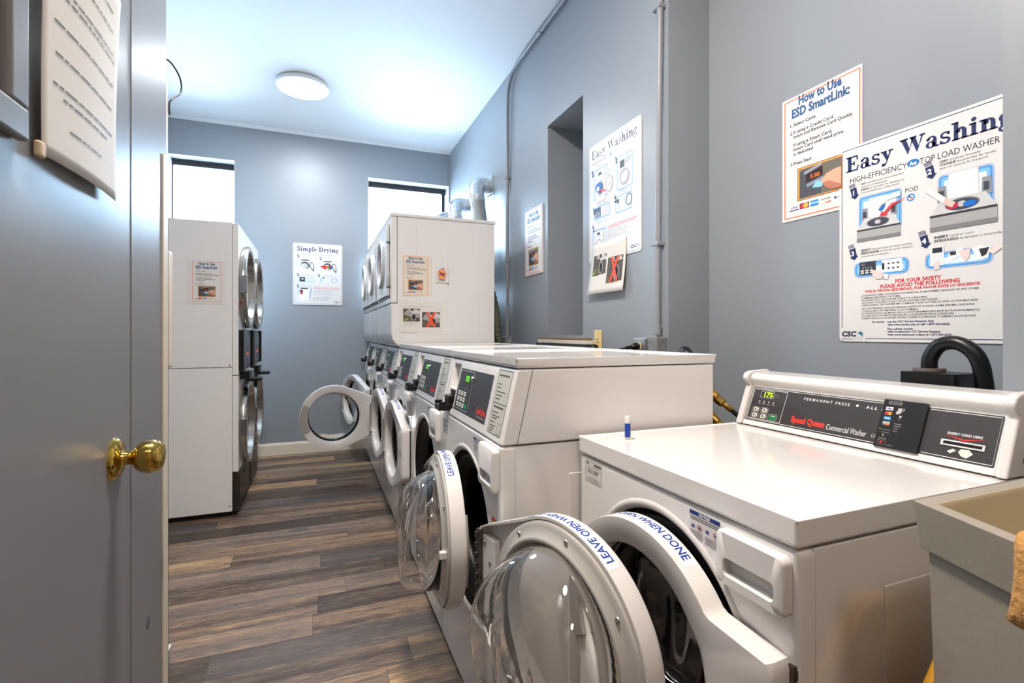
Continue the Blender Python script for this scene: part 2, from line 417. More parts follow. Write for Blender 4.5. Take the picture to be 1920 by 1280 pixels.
RED, ORANGE, WHITE, PALE = (.80, .16, .20), (.94, .50, .34), (.96, .96, .96), (.80, .80, .81)

def wall_map(org, uvec, scale=.001, nvec=(0, 0, 0)):
    o, U, Nn = Vector(org), Vector(uvec), Vector(nvec)
    return lambda u, v, l: o+U*(u*scale)+Vector((0, 0, v*scale))+Nn*l

# ---- artwork
def art_smartlink(W=286, H=450, full=True):
    s = Sheet(); k = W/286.
    s.frame('printed_border', 9*k, 9*k, W-6*k, H-9*k, 4*k, ORANGE, r=.5)
    B = (.24, .38, .55)
    s.text('printed_text', 'How to Use', 143*k, 405*k, 31*k, B, width=155*k, al='c', bold=.06)
    s.text('printed_text', 'ESD SmartLink:', 143*k, 366*k, 31*k, B, width=208*k, al='c', bold=.06)
    for t, x, y, w in (('1.', 33, 335, 9), ('Select Cycle', 46, 335, 84), ('2.', 32, 307, 11), ('If using a Credit Card,', 46, 308, 148), ('Insert and Remove Card Quickly', 46, 292, 210),
                       ('If using a Smart Card,', 46, 263, 142), ('Insert Card until vend price', 46, 247, 180), ('is deducted', 46, 230, 74), ('3.', 33, 196, 11), ('Press Start', 46, 196, 70)):
        s.text('printed_text', t, x*k, y*k, 11.5*k, (.17, .17, .19), width=w*k, bold=.03)
    p = 'photo'
    s.rect(p, 61*k, 64*k, 226*k, 180*k, (.30, .22, .16)); s.rect(p, 63*k, 66*k, 224*k, 178*k, (.85, .60, .28), 2); s.rect(p, 69*k, 70*k, 220*k, 172*k, (.43, .41, .37), 3)
    s.poly(p, [(x*k, y*k) for x, y in ((72, 72), (72, 160), (82, 168), (150, 168), (154, 120), (150, 72))], (.30, .30, .33), 4)
    s.poly(p, [(x*k, y*k) for x, y in ((88, 150), (152, 166), (152, 174), (88, 160))], (.60, .63, .68), 5)
    s.poly(p, [(x*k, y*k) for x, y in ((95, 120), (156, 132), (156, 162), (95, 148))], (.20, .10, .11), 5)
    s.text(p, '5.00', 112*k, 132*k, 14*k, (1., .50, .10), width=34*k, bold=.02, lift=6)
    s.poly(p, [(x*k, y*k) for x, y in ((98, 104), (158, 116), (158, 128), (98, 116))], (.52, .57, .64), 5)
    s.poly(p, [(x*k, y*k) for x, y in ((118, 98), (150, 92), (166, 108), (134, 118))], (.55, .78, .88), 6)
    s.poly(p, [(x*k, y*k) for x, y in ((148, 112), (170, 132), (200, 140), (220, 140), (220, 78), (196, 82), (170, 92), (160, 104))], (.86, .66, .55), 7)
    s.poly(p, [(x*k, y*k) for x, y in ((156, 104), (178, 106), (204, 92), (220, 84), (220, 74), (190, 74), (166, 88))], (.73, .46, .38), 8)
    g = 'payment_logos'; y0, y1 = 34, 54
    s.rect(g, 32*k, y0*k, 66*k, y1*k, WHITE, 1); s.rect(g, 32*k, y0*k, 66*k, (y0+4)*k, (.12, .25, .50), 2); s.text(g, 'VISA', 49*k, (y0+7)*k, 9*k, (.12, .18, .40), width=27*k, al='c', bold=.03, shear=.2, lift=2)
    s.rect(g, 70*k, y0*k, 106*k, y1*k, (.20, .18, .35), 1); s.ell(g, 82*k, 44*k, 10*k, 9*k, (.83, .18, .20), 2); s.ell(g, 94*k, 44*k, 10*k, 9*k, (.95, .68, .28), 3)
    s.rect(g, 111*k, y0*k, 141*k, y1*k, (.20, .55, .80), 1); s.rect(g, 111*k, 42*k, 141*k, 47*k, (.70, .84, .94), 2)
    s.poly(g, [(x*k, y*k) for x, y in ((152, 34), (184, 40), (184, 34))], (.92, .42, .30), 1); s.text(g, 'DISCOVER', 166*k, 46*k, 5*k, DGREY, width=34*k, al='c', bold=.02)
    s.ell(g, 200*k, 44*k, 5*k, 4*k, (.25, .30, .45)); s.rect(g, 207*k, 42*k, 228*k, 44*k, (.55, .57, .62))
    return s
def step_arrow(s, x, y, n, k=1.0, L='illustration'):
    pts = lambda P: [(x+a*k, y+b*k) for a, b in P]
    for i in range(3): s.poly(L, pts([(-12+i*1.2, 27-i*4), (7+i*1.2, 31-i*4), (7.5+i*1.2, 28.6-i*4), (-11.5+i*1.2, 24.6-i*4)]), NAVY)
    s.poly(L, pts([(-8, 14), (12, 18), (17, -8), (22, -8), (10, -22), (-6, -12), (-1, -11)]), NAVY)
    s.text('printed_text', n, x+4*k, y-7*k, 15*k, WHITE, al='c', bold=.05, lift=3)
def blue_box(s, x0, y0, x1, y1, r=8):
    L = 'illustration'
    s.frame(L, x0-3, y0-3, x1+3, y1+3, 1.2, (.25, .55, .85), r=r+3)
    s.rect(L, x0, y0, x1, y1, (.28, .60, .88), 1, r=r); s.rect(L, x0+5, y0+4, x1-5, y1-5, (.50, .74, .94), 2, r=r*.7); s.rect(L, x0+12, y0+8, x1-12, y1-14, (.86, .93, .98), 3, r=r*.6)
def top_washer(s, x, y, w, h, items):
    """open top-load washer: lid up, tub, front apron"""
    L = 'illustration'; f = lambda P: [(x+a*w, y+b*h) for a, b in P]
    s.poly(L, f([(.26, .52), (.30, 1.0), (.74, 1.0), (.76, .52)]), (.82, .82, .83), 4)
    s.poly(L, f([(.28, .54), (.315, .97), (.725, .97), (.74, .54)]), (.93, .93, .93), 5)
    for a in (.12, .78):
        s.poly(L, f([(a, .50), (a+.01, .78), (a+.14, .78), (a+.15, .50)]), (.55, .56, .58), 4); s.poly(L, f([(a+.03, .56), (a+.03, .70), (a+.11, .70), (a+.11, .56)]), (.25, .27, .32), 5)
    s.poly(L, f([(0, .28), (.18, .54), (.84, .54), (1.0, .28)]), (.80, .80, .80), 5)
    s.poly(L, f([(.0, .0), (0, .26), (1.0, .26), (1.0, .0)]), (.66, .66, .66), 5); s.poly(L, f([(.0, .0), (0, .08), (1.0, .08), (1.0, .0)]), (.50, .50, .51), 6)
    s.poly(L, f([(.0, .25), (0, .29), (1.0, .29), (1.0, .25)]), (.22, .22, .24), 6)
    s.ell(L, x+.50*w, y+.41*h, .26*w, .105*h, (.45, .45, .47), 6); s.ell(L, x+.50*w, y+.405*h, .235*w, .09*h, (.26, .27, .32), 7); s.ell(L, x+.5*w, y+.41*h, .07*w, .05*h, (.75, .75, .76), 8)
    if items:
        s.ell(L, x+.36*w, y+.405*h, .09*w, .06*h, (.80, .12, .25), 9); s.ell(L, x+.62*w, y+.39*h, .10*w, .05*h, (.10, .42, .78), 9)
def csc_logo(s, x, y, k=1.0, works=True):
    s.text('logo', 'CSC', x, y+12*k, 16*k, (.14, .17, .25), width=48*k, bold=.07, shear=.1)
    s.poly('logo', [(x+52*k, y+22*k), (x+60*k, y+28*k), (x+66*k, y+24*k), (x+68*k, y+10*k), (x+61*k, y+17*k)], (.10, .42, .60))
    s.poly('logo', [(x+62*k, y+20*k), (x+70*k, y+24*k), (x+64*k, y+12*k)], (.20, .55, .45), 2)
    if works:
        s.rect('logo', x, y+9*k, x+68*k, y+9.8*k, (.6, .62, .66)); s.text('logo', 'SERVICE', x+1*k, y, 7*k, (.35, .37, .42), width=33*k); s.text('logo', 'WORKS', x+35*k, y, 7*k, (.75, .77, .80), width=33*k)
def art_topload(W=457, H=633):
    s = Sheet(); T = 'printed_text'
    s.rect('printed_border', 8, 45, 10, 615, NAVY); s.rect('printed_border', 13, H-10, W-13, H-8, NAVY); s.rect('printed_border', W-10, 13, W-8, H-13, NAVY); s.rect('printed_border', 84, 9, W-12, 11, NAVY)
    s.ring('printed_border', 13, H-13, 5, 5, 2, NAVY, a0=PI/2, a1=PI)
    s.serif('title', 'Easy Washing', 23, 551, 49, NAVY, 424)
    s.text('title', 'HIGH-EFFICIENCY', 35, 513, 18, (.16, .17, .22), width=168); s.ell('logo', 219, 523, 16, 11, (.18, .45, .75)); s.text('logo', 'he', 219, 517, 11, WHITE, width=18, al='c', bold=.05, shear=.2, lift=2)
    s.text('title', 'TOP LOAD WASHER', 236, 513, 18, (.16, .17, .22), width=181)
    def cap(x, y, rows, h=6.2, dy=9.3):
        for i, (b, r, w) in enumerate(rows):
            ww = 0
            if b: ww = len(b)*h*.92; s.text(T, b, x, y-i*dy, h, DGREY, width=ww-3, bold=.06); 
            if r: s.text(T, r, x+ww, y-i*dy, h, DGREY, width=w-ww)
    cap(70, 499, [('ADD', 'manufacturer recommended', 124), ('', 'amount of detergent', 78), ('AÑADA', 'la cantidad de detergente', 126), ('', 'recomendada por el fabricante', 112)])
    cap(285, 501, [('LOAD', 'clothes loosely', 92), ('COLOQUE', 'las prendas de modo', 124), ('', 'que no sature la maquina', 108)])
    cap(70, 287, [('SELECT', 'desired cycle and start machine', 146), ('SELECCIONE', 'el ciclo de lavado deseado', 148), ('', 'y encienda la maquina', 82)])
    cap(272, 292, [('INSERT', 'card or coin', 90), ('INTRODUZCA', 'la tarjeta o moneda', 148)], h=6.6, dy=10.5)
    blue_box(s, 66, 345, 186, 458); top_washer(s, 58, 318, 128, 132, False)
    s.poly('illustration', [(186, 452), (160, 448), (140, 438), (126, 426), (122, 414), (134, 420), (150, 432), (186, 436)], (.90, .88, .88), 10)
    s.poly('illustration', [(124, 408), (136, 420), (146, 424), (140, 408), (130, 402)], (.16, .42, .72), 10)
    s.poly('illustration', [(202, 428), (168, 412), (148, 392), (152, 388), (128, 386), (134, 402), (140, 397), (160, 418)], (.86, .24, .26), 11)
    s.text(T, 'POD', 198, 441, 13, (.2, .2, .22), width=34); s.ell('logo', 213, 424, 11, 11, (.25, .55, .85)); s.ell('logo', 213, 424, 7, 7, (.92, .92, .95), 2); s.ell('logo', 215, 422, 4, 3, (.90, .45, .20), 3); s.ell('logo', 210, 427, 3.5, 3, (.2, .25, .45), 3)
    blue_box(s, 284, 345, 402, 462); top_washer(s, 262, 312, 150, 156, True)
    s.poly('illustration', [(250, 430), (262, 438), (300, 402), (322, 384), (312, 372), (296, 384)], (.93, .90, .89), 11); s.poly('illustration', [(300, 402), (324, 382), (316, 370), (294, 386)], (.86, .76, .72), 12)
    for x, y, n in ((43, 480, '1'), (257, 484, '2'), (40, 284, '3'), (243, 290, '4')): step_arrow(s, x, y, n)
    L = 'illustration'
    blue_box(s, 52, 207, 206, 250, 14); s.rect(L, 66, 212, 116, 252, (.22, .23, .27), 4); s.rect(L, 72, 240, 84, 248, (.40, .41, .44), 5)
    for i in range(4): s.ell(L, 78+i*8, 233, 1.6, 1.6, (.85, .85, .85), 5)
    for i in range(3):
        for j in range(2): s.rect(L, 70+i*14, 215+j*7, 80+i*14, 220+j*7, (.88, .84, .78), 5, r=2)
    s.rect(L, 134, 213, 190, 250, (.94, .94, .94), 4); s.rect(L, 134, 222, 141, 242, (.15, .15, .18), 5)
    for i in range(3):
        for j in range(2): s.rect(L, 150+i*13, 222+j*14, 156+i*13, 227+j*14, (.2, .2, .23), 5)
    s.poly(L, [(104, 222), (122, 224), (136, 212), (140, 196), (120, 194), (108, 204)], (.90, .82, .80), 8); s.poly(L, [(138, 210), (154, 206), (150, 192), (136, 194)], (.95, .95, .95), 8)
    blue_box(s, 252, 210, 400, 250, 14); s.rect(L, 262, 216, 296, 272, (.88, .89, .90), 4); s.rect(L, 268, 252, 292, 266, (.18, .18, .20), 5); s.poly(L, [(272, 224), (284, 228), (286, 206), (272, 204)], (.90, .82, .80), 6)
    s.poly(L, [(306, 222), (340, 240), (340, 258), (306, 246)], (.93, .93, .94), 5); s.rect(L, 310, 240, 324, 250, (.2, .2, .22), 6); s.poly(L, [(330, 250), (356, 252), (354, 230), (344, 218), (334, 236)], (.90, .82, .80), 7)
    s.poly(L, [(358, 252), (376, 258), (400, 250), (392, 222), (372, 220)], (.95, .95, .95), 5); s.poly(L, [(374, 248), (396, 250), (390, 232), (380, 226)], (.2, .2, .22), 6); s.poly(L, [(392, 240), (420, 256), (424, 246), (404, 230)], (.92, .85, .83), 7)
    s.text(T, 'FOR YOUR SAFETY', 230, 178, 11, RED, width=118, al='c', bold=.05); s.text(T, 'PLEASE AVOID THE FOLLOWING', 230, 165, 11, RED, width=204, al='c', bold=.05)
    s.text(T, 'POR SU PROPIA SEGURIDAD, POR FAVOR EVITE LO SIGUIENTE', 230, 154.5, 7.6, RED, width=292, al='c', bold=.05)
    for i, (t, w) in enumerate((('LAUNDERING ITEMS CONTAINING COOKING OIL, FOAM RUBBER, GASOLINE OR ANY OTHER', 302), ('FLAMMABLE MATERIALS OR FUMES.', 114), ('REACHING INTO THE WASHER WHILE IT IS OPERATING.', 184),
                              ('ALLOWING CHILDREN TO PLAY ON OR AROUND THE WASHER.', 210), ('OVERLOADING THE WASHER MAY DAMAGE YOUR CLOTHES AS WELL AS THE MACHINE.', 300))):
        s.text(T, t, 72, 143.5-i*7.7, 5.3, DGREY, width=w, bold=.02)
    for i, (t, w) in enumerate((('NO LAVE PRENDAS QUE CONTENGAN ACEITE DE COCINA, GOMA ESPUMA, GASOLINA', 292), ('O CUALQUIER OTRO MATERIAL O GAS FLAMABLE.', 160), ('NO INTRODUZCA LAS MANOS EN LA LAVADORA MIENTRAS ESTÁ EN FUNCIONAMIENTO.', 304),
                              ('NO DEJE QUE LOS NIÑOS JUEGUEN EN O ALREDEDOR DE LA LAVADORA.', 248), ('SOBRECARGAR LA LAVADORA PODRÍA DAÑAR SUS PRENDAS Y TAMBIÉN LA LAVADORA.', 296))):
        s.text(T, t, 72, 102-i*7.7, 5.3, DGREY, width=w, bold=.02, shear=.2)
    for t, x, y, w in (('For service', 104, 59, 36), ('use the CSC Service Request App', 149, 59, 122), ('visit www.cscsw.com or call 1-877-264-6622', 149, 50, 160), ('Para solicitar servicio', 149, 37, 70), ('utilice la aplicación CSC Service Request', 149, 29, 138), ('visite www.cscsw.com o llame al 1-877-264-6622', 149, 20, 164)):
        s.text(T, t, x, y, 6.2, NAVY, width=w, bold=.04)
    csc_logo(s, 8, 5)
    return s
def art_frontload(W=466, H=628):
    s = Sheet(); T = 'printed_text'; L = 'illustration'
    s.frame('printed_border', 8, 8, W-8, H-8, 1.6, (.25, .28, .38), r=8)
    s.serif('title', 'Easy Washing', 27, 555, 46, (.42, .43, .48), 412)  # title ink greyed to stand in for the glare on this poster
    s.text('title', 'HIGH-EFFICIENCY', 28, 522, 16, (.45, .46, .50), width=168); s.ell('logo', 212, 530, 12, 9, (.55, .66, .80)); s.text('title', 'FRONT LOAD WASHER', 230, 522, 16, (.45, .46, .50), width=205)
    G = (.50, .50, .52)
    for x, y, rows in ((75, 510, ('ADD detergent to dispenser', 'AÑADA detergente')), (290, 512, ('LOAD clothes loosely', 'COLOQUE las prendas')), (85, 298, ('SELECT desired cycle', 'SELECCIONE el ciclo')), (290, 318, ('INSERT card or coin', 'INTRODUZCA la tarjeta')), (80, 208, ('REMOVE clothes promptly', 'RETIRE las prendas'))):
        for i, t in enumerate(rows): s.text(T, t, x, y-i*9, 5.5, G, width=120-i*14)
    def front_washer(x, y, w, h, dark=(.30, .32, .36)):
        s.rect(L, x, y, x+w, y+h, (.90, .90, .91), 4); s.frame(L, x, y, x+w, y+h, 1.2, (.45, .46, .48), r=2, lift=5)
        s.rect(L, x+.3*w, y+.83*h, x+.62*w, y+.93*h, (.22, .23, .27), 5); s.rect(L, x, y+.78*h, x+w, y+.79*h, (.5, .5, .5), 5)
        s.ring(L, x+.5*w, y+.42*h, .36*w, .25*h, .07*w, (.62, .63, .65), 5); s.ell(L, x+.5*w, y+.42*h, .28*w, .19*h, dark, 5)
    def pale_box(x0, y0, x1, y1, r=12): s.frame(L, x0, y0, x1, y1, 6, (.58, .72, .92), r=r); s.frame(L, x0+6, y0+6, x1-6, y1-6, 4, (.80, .88, .97), r=r-4)
    pale_box(48, 330, 190, 492); front_washer(70, 312, 92, 168)
    s.ell(L, 96, 392, 32, 24, (.12, .40, .75), 7); s.ell(L, 92, 384, 14, 12, (.92, .94, .97), 8); s.poly(L, [(108, 382), (150, 366), (176, 360), (150, 356), (120, 368)], (.86, .30, .28), 8)
    s.ring(L, 205, 384, 26, 42, 2, (.35, .36, .40), 5); s.ell(L, 205, 384, 23, 39, (.93, .93, .94), 6); s.ell(L, 205, 384, 9, 14, (.70, .76, .84), 7)
    pale_box(268, 325, 402, 492); s.rect(L, 296, 430, 334, 466, (.30, .31, .35), 4); s.rect(L, 340, 446, 384, 476, (.72, .73, .75), 4); s.ring(L, 334, 382, 42, 40, 9, (.66, .67, .69), 5); s.ell(L, 334, 382, 30, 28, (.86, .86, .88), 5)
    pale_box(48, 222, 206, 290, 10); s.rect(L, 60, 232, 118, 284, (.28, .34, .48), 4); s.rect(L, 134, 232, 190, 282, (.93, .94, .96), 4)
    for i in range(3):
        for j in range(3): s.rect(L, 66+i*16, 236+j*9, 76+i*16, 241+j*9, (.85, .86, .90), 5); s.rect(L, 146+i*14, 240+j*13, 152+i*14, 246+j*13, (.2, .22, .3), 5)
    pale_box(256, 214, 398, 300, 10); s.rect(L, 268, 222, 290, 286, (.86, .87, .9), 4); s.rect(L, 300, 230, 340, 284, (.82, .85, .90), 4); s.ring(L, 372, 262, 24, 30, 5, (.40, .42, .47), 5); s.rect(L, 270, 262, 288, 284, (.3, .32, .38), 5)
    pale_box(36, 42, 172, 170); front_washer(58, 24, 86, 138, (.93, .93, .94)); s.line(L, 66, 96, 84, 66, 4, RED, 8); s.line(L, 66, 66, 84, 96, 4, RED, 8)
    for i, w in enumerate((252, 240)): s.text(T, ('FOR YOUR SAFETY PLEASE AVOID THE FOLLOWING', 'POR SU PROPIA SEGURIDAD, POR FAVOR EVITE LO SIGUIENTE')[i], 185, 163-i*9, 6.5, (.88, .40, .42), width=w, bold=.04)
    for i, t in enumerate(('LAUNDERING ITEMS CONTAINING COOKING OIL, GASOLINE', 'REACHING INTO THE WASHER WHILE IT IS OPERATING.', 'ALLOWING CHILDREN TO PLAY ON OR AROUND THE WASHER.', 'NO INTRODUZCA LAS MANOS EN LA LAVADORA', 'NO DEJE QUE LOS NIÑOS JUEGUEN EN LA LAVADORA.')):
        s.text(T, t, 185, 142-i*9.5, 5, G, width=(220, 190, 210, 160, 200)[i])
    for i, t in enumerate(('visit www.cscsw.com or call 1-877-264-6622', 'visite www.cscsw.com o llame al 1-877-264-6622')): s.text(T, t, 185, 78-i*10, 6, (.25, .27, .35), width=170, bold=.03)
    s.text('logo', 'CSC', 384, 22, 16, (.30, .32, .38), width=50, bold=.05); s.poly('logo', [(440, 30), (448, 38), (450, 26)], (.25, .45, .62))
    for p in [(20, 482, '1'), (246, 486, '2'), (34, 276, '3'), (240, 292, '4'), (28, 184, '5')]: step_arrow(s, p[0]+12, p[1]-6, p[2], .8)
    return s
def art_drying(W=470, H=624):
    s = Sheet(); T = 'printed_text'; L = 'illustration'
    s.frame('printed_border', 9, 9, W-9, H-9, 2, (.30, .33, .40), r=9)
    s.serif('title', 'Simple Drying', 36, 545, 46, NAVY, 400); s.text('title', 'SINGLE-LOAD/STACK DRYERS', 84, 503, 14, (.45, .46, .50), width=300)
    G = (.55, .55, .57)
    for x, y, w in ((85, 485, 80), (300, 485, 130), (70, 306, 140), (290, 306, 120), (70, 196, 180)):
        s.text(T, 'SELECT desired cycle', x, y, 6, G, width=w*.6); s.text(T, 'SELECCIONE el ciclo', x, y-9, 6, G, width=w)
    def dryer(x, y, items):
        s.line(L, x-32, y+118, x-20, y+36, 7, (.70, .80, .94)); s.line(L, x-30, y+120, x+112, y+120, 6, (.70, .80, .94)); s.rect(L, x+10, y+116, x+84, y+126, (.22, .22, .24), 3)
        s.rect(L, x, y, x+100, y+108, (.92, .92, .92), 2); s.ell(L, x+46, y+70, 42, 36, (.35, .35, .36), 3); s.ell(L, x+40, y+62, 34, 26, (.80, .80, .80), 4); s.ring(L, x+72, y+64, 20, 24, 5, (.45, .45, .46), 5)
        s.poly(L, [(x+92, y+104), (x+118, y+100), (x+134, y+60), (x+132, y+4), (x+110, y+20), (x+90, y+60)], (.45, .46, .47), 5); s.poly(L, [(x+98, y+94), (x+114, y+92), (x+126, y+58), (x+120, y+26), (x+100, y+58)], (.88, .88, .88), 6)
        if items: s.ell(L, x+14, y+68, 34, 11, (.85, .18, .18), 8); s.ell(L, x+20, y+50, 18, 9, (.90, .25, .20), 8); s.ell(L, x+56, y+66, 16, 14, (.45, .62, .20), 8); s.ell(L, x+78, y+66, 14, 18, (.20, .30, .62), 8); s.ell(L, x+68, y+78, 12, 10, (.75, .15, .30), 9)
    dryer(66, 332, False); dryer(280, 326, True)
    s.frame(L, 50, 232, 198, 276, 7, (.55, .74, .93), r=4); s.rect(L, 62, 236, 112, 280, (.20, .20, .22), 3); s.ell(L, 88, 262, 14, 9, (.7, .7, .7), 4); s.rect(L, 120, 240, 192, 268, (.90, .93, .97), 3)
    for i in range(3): s.rect(L, 136+i*16, 248, 142+i*16, 258, (.35, .36, .40), 4)
    s.line(L, 262, 232, 262, 276, 12, (.62, .77, .94)); s.rect(L, 276, 274, 298, 284, (.15, .15, .16), 3); s.rect(L, 300, 236, 346, 276, (.86, .88, .93), 3); s.ring(L, 392, 254, 30, 22, 5, (.60, .66, .76), 3)
    s.line(L, 40, 172, 52, 100, 6, (.62, .77, .94)); s.line(L, 42, 174, 172, 174, 5, (.62, .77, .94)); s.line(L, 172, 172, 156, 62, 7, (.45, .60, .82)); s.rect(L, 70, 160, 140, 170, (.22, .22, .24), 3); s.rect(L, 58, 46, 148, 152, (.93, .93, .93), 2)
    s.poly(L, [(60, 148), (94, 150), (92, 116), (76, 104), (66, 116)], (.25, .25, .26), 3); s.ell(L, 80, 122, 13, 16, (.80, .15, .30), 4)
    for i in range(2): s.text(T, ('FOR YOUR SAFETY PLEASE AVOID THE FOLLOWING', 'POR SU PROPIA SEGURIDAD, POR FAVOR EVITE')[i], 192, 174-i*11, 7, (.90, .35, .28), width=250, bold=.03)
    for i in range(6): s.text(T, 'ALLOWING CHILDREN TO PLAY ON OR AROUND THE DRYER.', 192, 150-i*9.5, 5.5, G, width=(250, 200, 180, 240, 160, 230)[i])
    for i in range(3): s.text(T, 'visit www.cscsw.com or call 1-877-264-6622', 188, 78-i*14, 6, (.35, .36, .42), width=(160, 150, 155)[i], bold=.02)
    s.text('logo', 'CSC', 392, 24, 15, (.25, .26, .30), width=46, bold=.05, shear=.1); s.poly('logo', [(446, 32), (455, 38), (456, 26)], (.2, .3, .4))
    for x, y, n in ((46, 490, '1'), (256, 474, '2'), (44, 300, '3'), (240, 298, '4'), (42, 188, '5')): step_arrow(s, x, y, n, .72)
    return s
def art_photo_sheet(W=318, H=270):
    """a page with two snapshots: ajar doors ticked, shut doors crossed out"""
    s = Sheet(); T = 'printed_text'; G = (.55, .54, .54)
    s.rect(T, 28, H-43, W-70, H-41, G); s.rect(T, 60, H-50, W-110, H-48.4, (.82, .60, .56))
    for i, w in enumerate((110, 96, 104, 60)): s.rect(T, 30, 84-i*9, 30+w, 85.5-i*9, G)
    def snap(L, x0, y0, x1, y1, up):
        w, h = x1-x0, y1-y0; f = lambda P: [(x0+a*w, y0+b*h) for a, b in P]
        s.rect(L, x0, y0, x1, y1, (.34, .31, .29)); s.poly(L, f([(0, .55), (.25, .95), (.9, .95), (1, .55), (1, .3), (.55, .34)]), (.62, .60, .59), 2)
        s.poly(L, f([(.3, .95), (.6, .62), (1, .62), (1, .82), (.8, .95)]), (.80, .79, .78), 3); s.rect(L, x0+.45*w, y0+.82*h, x0+.62*w, y0+.98*h, (.22, .22, .23), 4)
        s.poly(L, f([(0, .0), (0, .5), (.45, .3), (.55, .0)]), (.40, .34, .29), 3)
        s.ring(L, x0+.62*w, y0+.36*h, .16*w, .28*h, 5, (.75, .74, .73), 5); s.ell(L, x0+.64*w, y0+.36*h, .11*w, .22*h, (.16, .15, .15), 6)
        if up: s.line(L, x0+.06*w, y0+.16*h, x0+.16*w, y0+.06*h, 8, (.55, .75, .35), 8); s.line(L, x0+.15*w, y0+.05*h, x0+.30*w, y0+.30*h, 8, (.55, .75, .35), 8)
        else: s.line(L, x0+.28*w, y0+.02*h, x0+.72*w, y0+.98*h, 17, (.93, .32, .20), 8); s.line(L, x0+.28*w, y0+.98*h, x0+.72*w, y0+.02*h, 17, (.93, .32, .20), 9)
    snap('photo', 28, 96, 150, 208, True); snap('photo', 166, 46, 300, 180, False)
    return s

# ------------------------------------------------------------------ the room
bm = NB(); add_box(bm, XL-.3, XR2+.5, YB-.3, YF+.5, -.12, 0); struct(obj('floor', bm, M_FLOOR, smooth=False))
bm = NB(); add_box(bm, XL-.3, XR2+.5, YB-.3, YF+.5, ZC, ZC+.15); struct(obj('ceiling', bm, M_CEIL, smooth=False))
bm = NB()
NY0, NY1, NZ0, NZ1, ND = 2.458, 2.918, 1.198, 2.556, .30
P0 = 1.729
add_box(bm, XR, XR+.5, NY1, YF+.5, 0, ZC); add_box(bm, XR, XR+.5, P0, NY0, 0, ZC)
add_box(bm, XR, XR+.5, NY0, NY1, 0, NZ0); add_box(bm, XR, XR+.5, NY0, NY1, NZ1, ZC); add_box(bm, XR+ND, XR+.5, NY0, NY1, NZ0, NZ1)
struct(obj('wall_right', bm, M_WALL, smooth=False), 'slate blue right wall with the tall recessed niche')
bm = NB(); add_box(bm, XR2, XR2+.3, .60, P0, 0, ZC); struct(obj('wall_alcove', bm, M_WALL, smooth=False), 'set-back slate wall behind the nearest washer')
bm = NB(); add_box(bm, XR, XR+.5, YB, .618, 0, ZC); struct(obj('wall_right_near', bm, M_WALL, smooth=False))
bm = NB()                                                            # far wall with two window openings
WZ0, WZ1, WD = 1.5, 2.865, .30
WX = ((-1.29, -.739), (.507, 1.385))
xs = [XL-.3, WX[0][0], WX[0][1], WX[1][0], WX[1][1], XR+.02]
for i in range(5):
    if i in (1, 3): add_box(bm, xs[i], xs[i+1], YF, YF+WD, 0, WZ0); add_box(bm, xs[i], xs[i+1], YF, YF+WD, WZ1+(.02 if i == 1 else 0), ZC)
    else: add_box(bm, xs[i], xs[i+1], YF, YF+WD, 0, ZC)
struct(obj('wall_far', bm, M_WALL, smooth=False))
bm = NB(); add_box(bm, XL-.3, XL, YB, YF+.3, 0, ZC); struct(obj('wall_left', bm, M_WALL, smooth=False))
bm = NB(); add_box(bm, XL-.3, XR2+.5, YB-.3, YB, 0, ZC); struct(obj('wall_near', bm, mat('tan_bounce_paint', (.66, .55, .46), .6), smooth=False))  # unseen wall, its tan chosen to warm the bounce on the washer sides
XD = -.29
DY0, DY1 = .09, 1.008
bm = NB(); add_box(bm, XL, XD+.0012, DY1, 1.213, 0, ZC); add_box(bm, XD-.16, XD+.0012, YB, DY0, 0, ZC); add_box(bm, XD-.16, XD+.0012, DY0, DY1, 2.06, ZC)
struct(obj('wall_entry', bm, M_DOORP, smooth=False), 'painted wall end and jamb beside the entry door')
for i, (x0, x1) in enumerate(WX):
    zt = WZ1+(.02 if i == 0 else 0)
    bm = NB(); y0, y1 = YF+.135, YF+.185; t = .062
    add_box(bm, x0, x1, y0, y1, zt-t, zt); add_box(bm, x0, x1, y0, y1, WZ0, WZ0+t); add_box(bm, x0, x0+.014, y0, y1, WZ0+t, zt-t); add_box(bm, x1-(.05 if i else .016), x1-(.012 if i else 0), y0, y1, WZ0+t, zt-t)
    add_box(bm, x0, x1, y0-.012, y0, zt-.016, zt)
    w = struct(obj('window_%d' % (i+1), bm, M_DARKFRAME, bevel=.003), ('window with dark frame above the left dryers', 'window with dark frame behind the stacked machines')[i])
    bm = NB(); add_box(bm, x0+.02, x1-.012, y0+.02, y0+.026, WZ0+.03, zt-.03); obj('window_pane', bm, M_PANE, w, smooth=False)
    bm = NB(); e = .004                                               # white lining of the opening
    add_box(bm, x0, x1, YF+.001, y0, zt-e, zt); add_box(bm, x0, x0+e, YF+.001, y0, WZ0, zt-e); add_box(bm, x1-e, x1, YF+.001, y0, WZ0, zt-e); add_box(bm, x0, x1, YF+.001, y0, WZ0, WZ0+e)
    obj('window_lining', bm, M_TRIMW, w, smooth=False, label='white painted window reveal')
bm = NB(); add_prism(bm, [(YF, 0), (YF-.016, 0), (YF-.016, .095), (YF-.010, .115), (YF, .118)], XL, XR, 'x'); struct(obj('baseboard_far', bm, M_CREAM, smooth=False))
bm = NB(); add_prism(bm, [(YF, ZC), (YF-.035, ZC), (YF-.035, ZC-.014), (YF-.012, ZC-.022), (YF, ZC-.022)], XL, XR, 'x'); struct(obj('trim_1', bm, M_TRIMW, smooth=False), 'thin white moulding where the far wall meets the ceiling')
bm = NB()                                                             # rough ledge under the niche
add_box(bm, XR-.05, XR+.02, 2.335, 2.965, 1.150, 1.172)
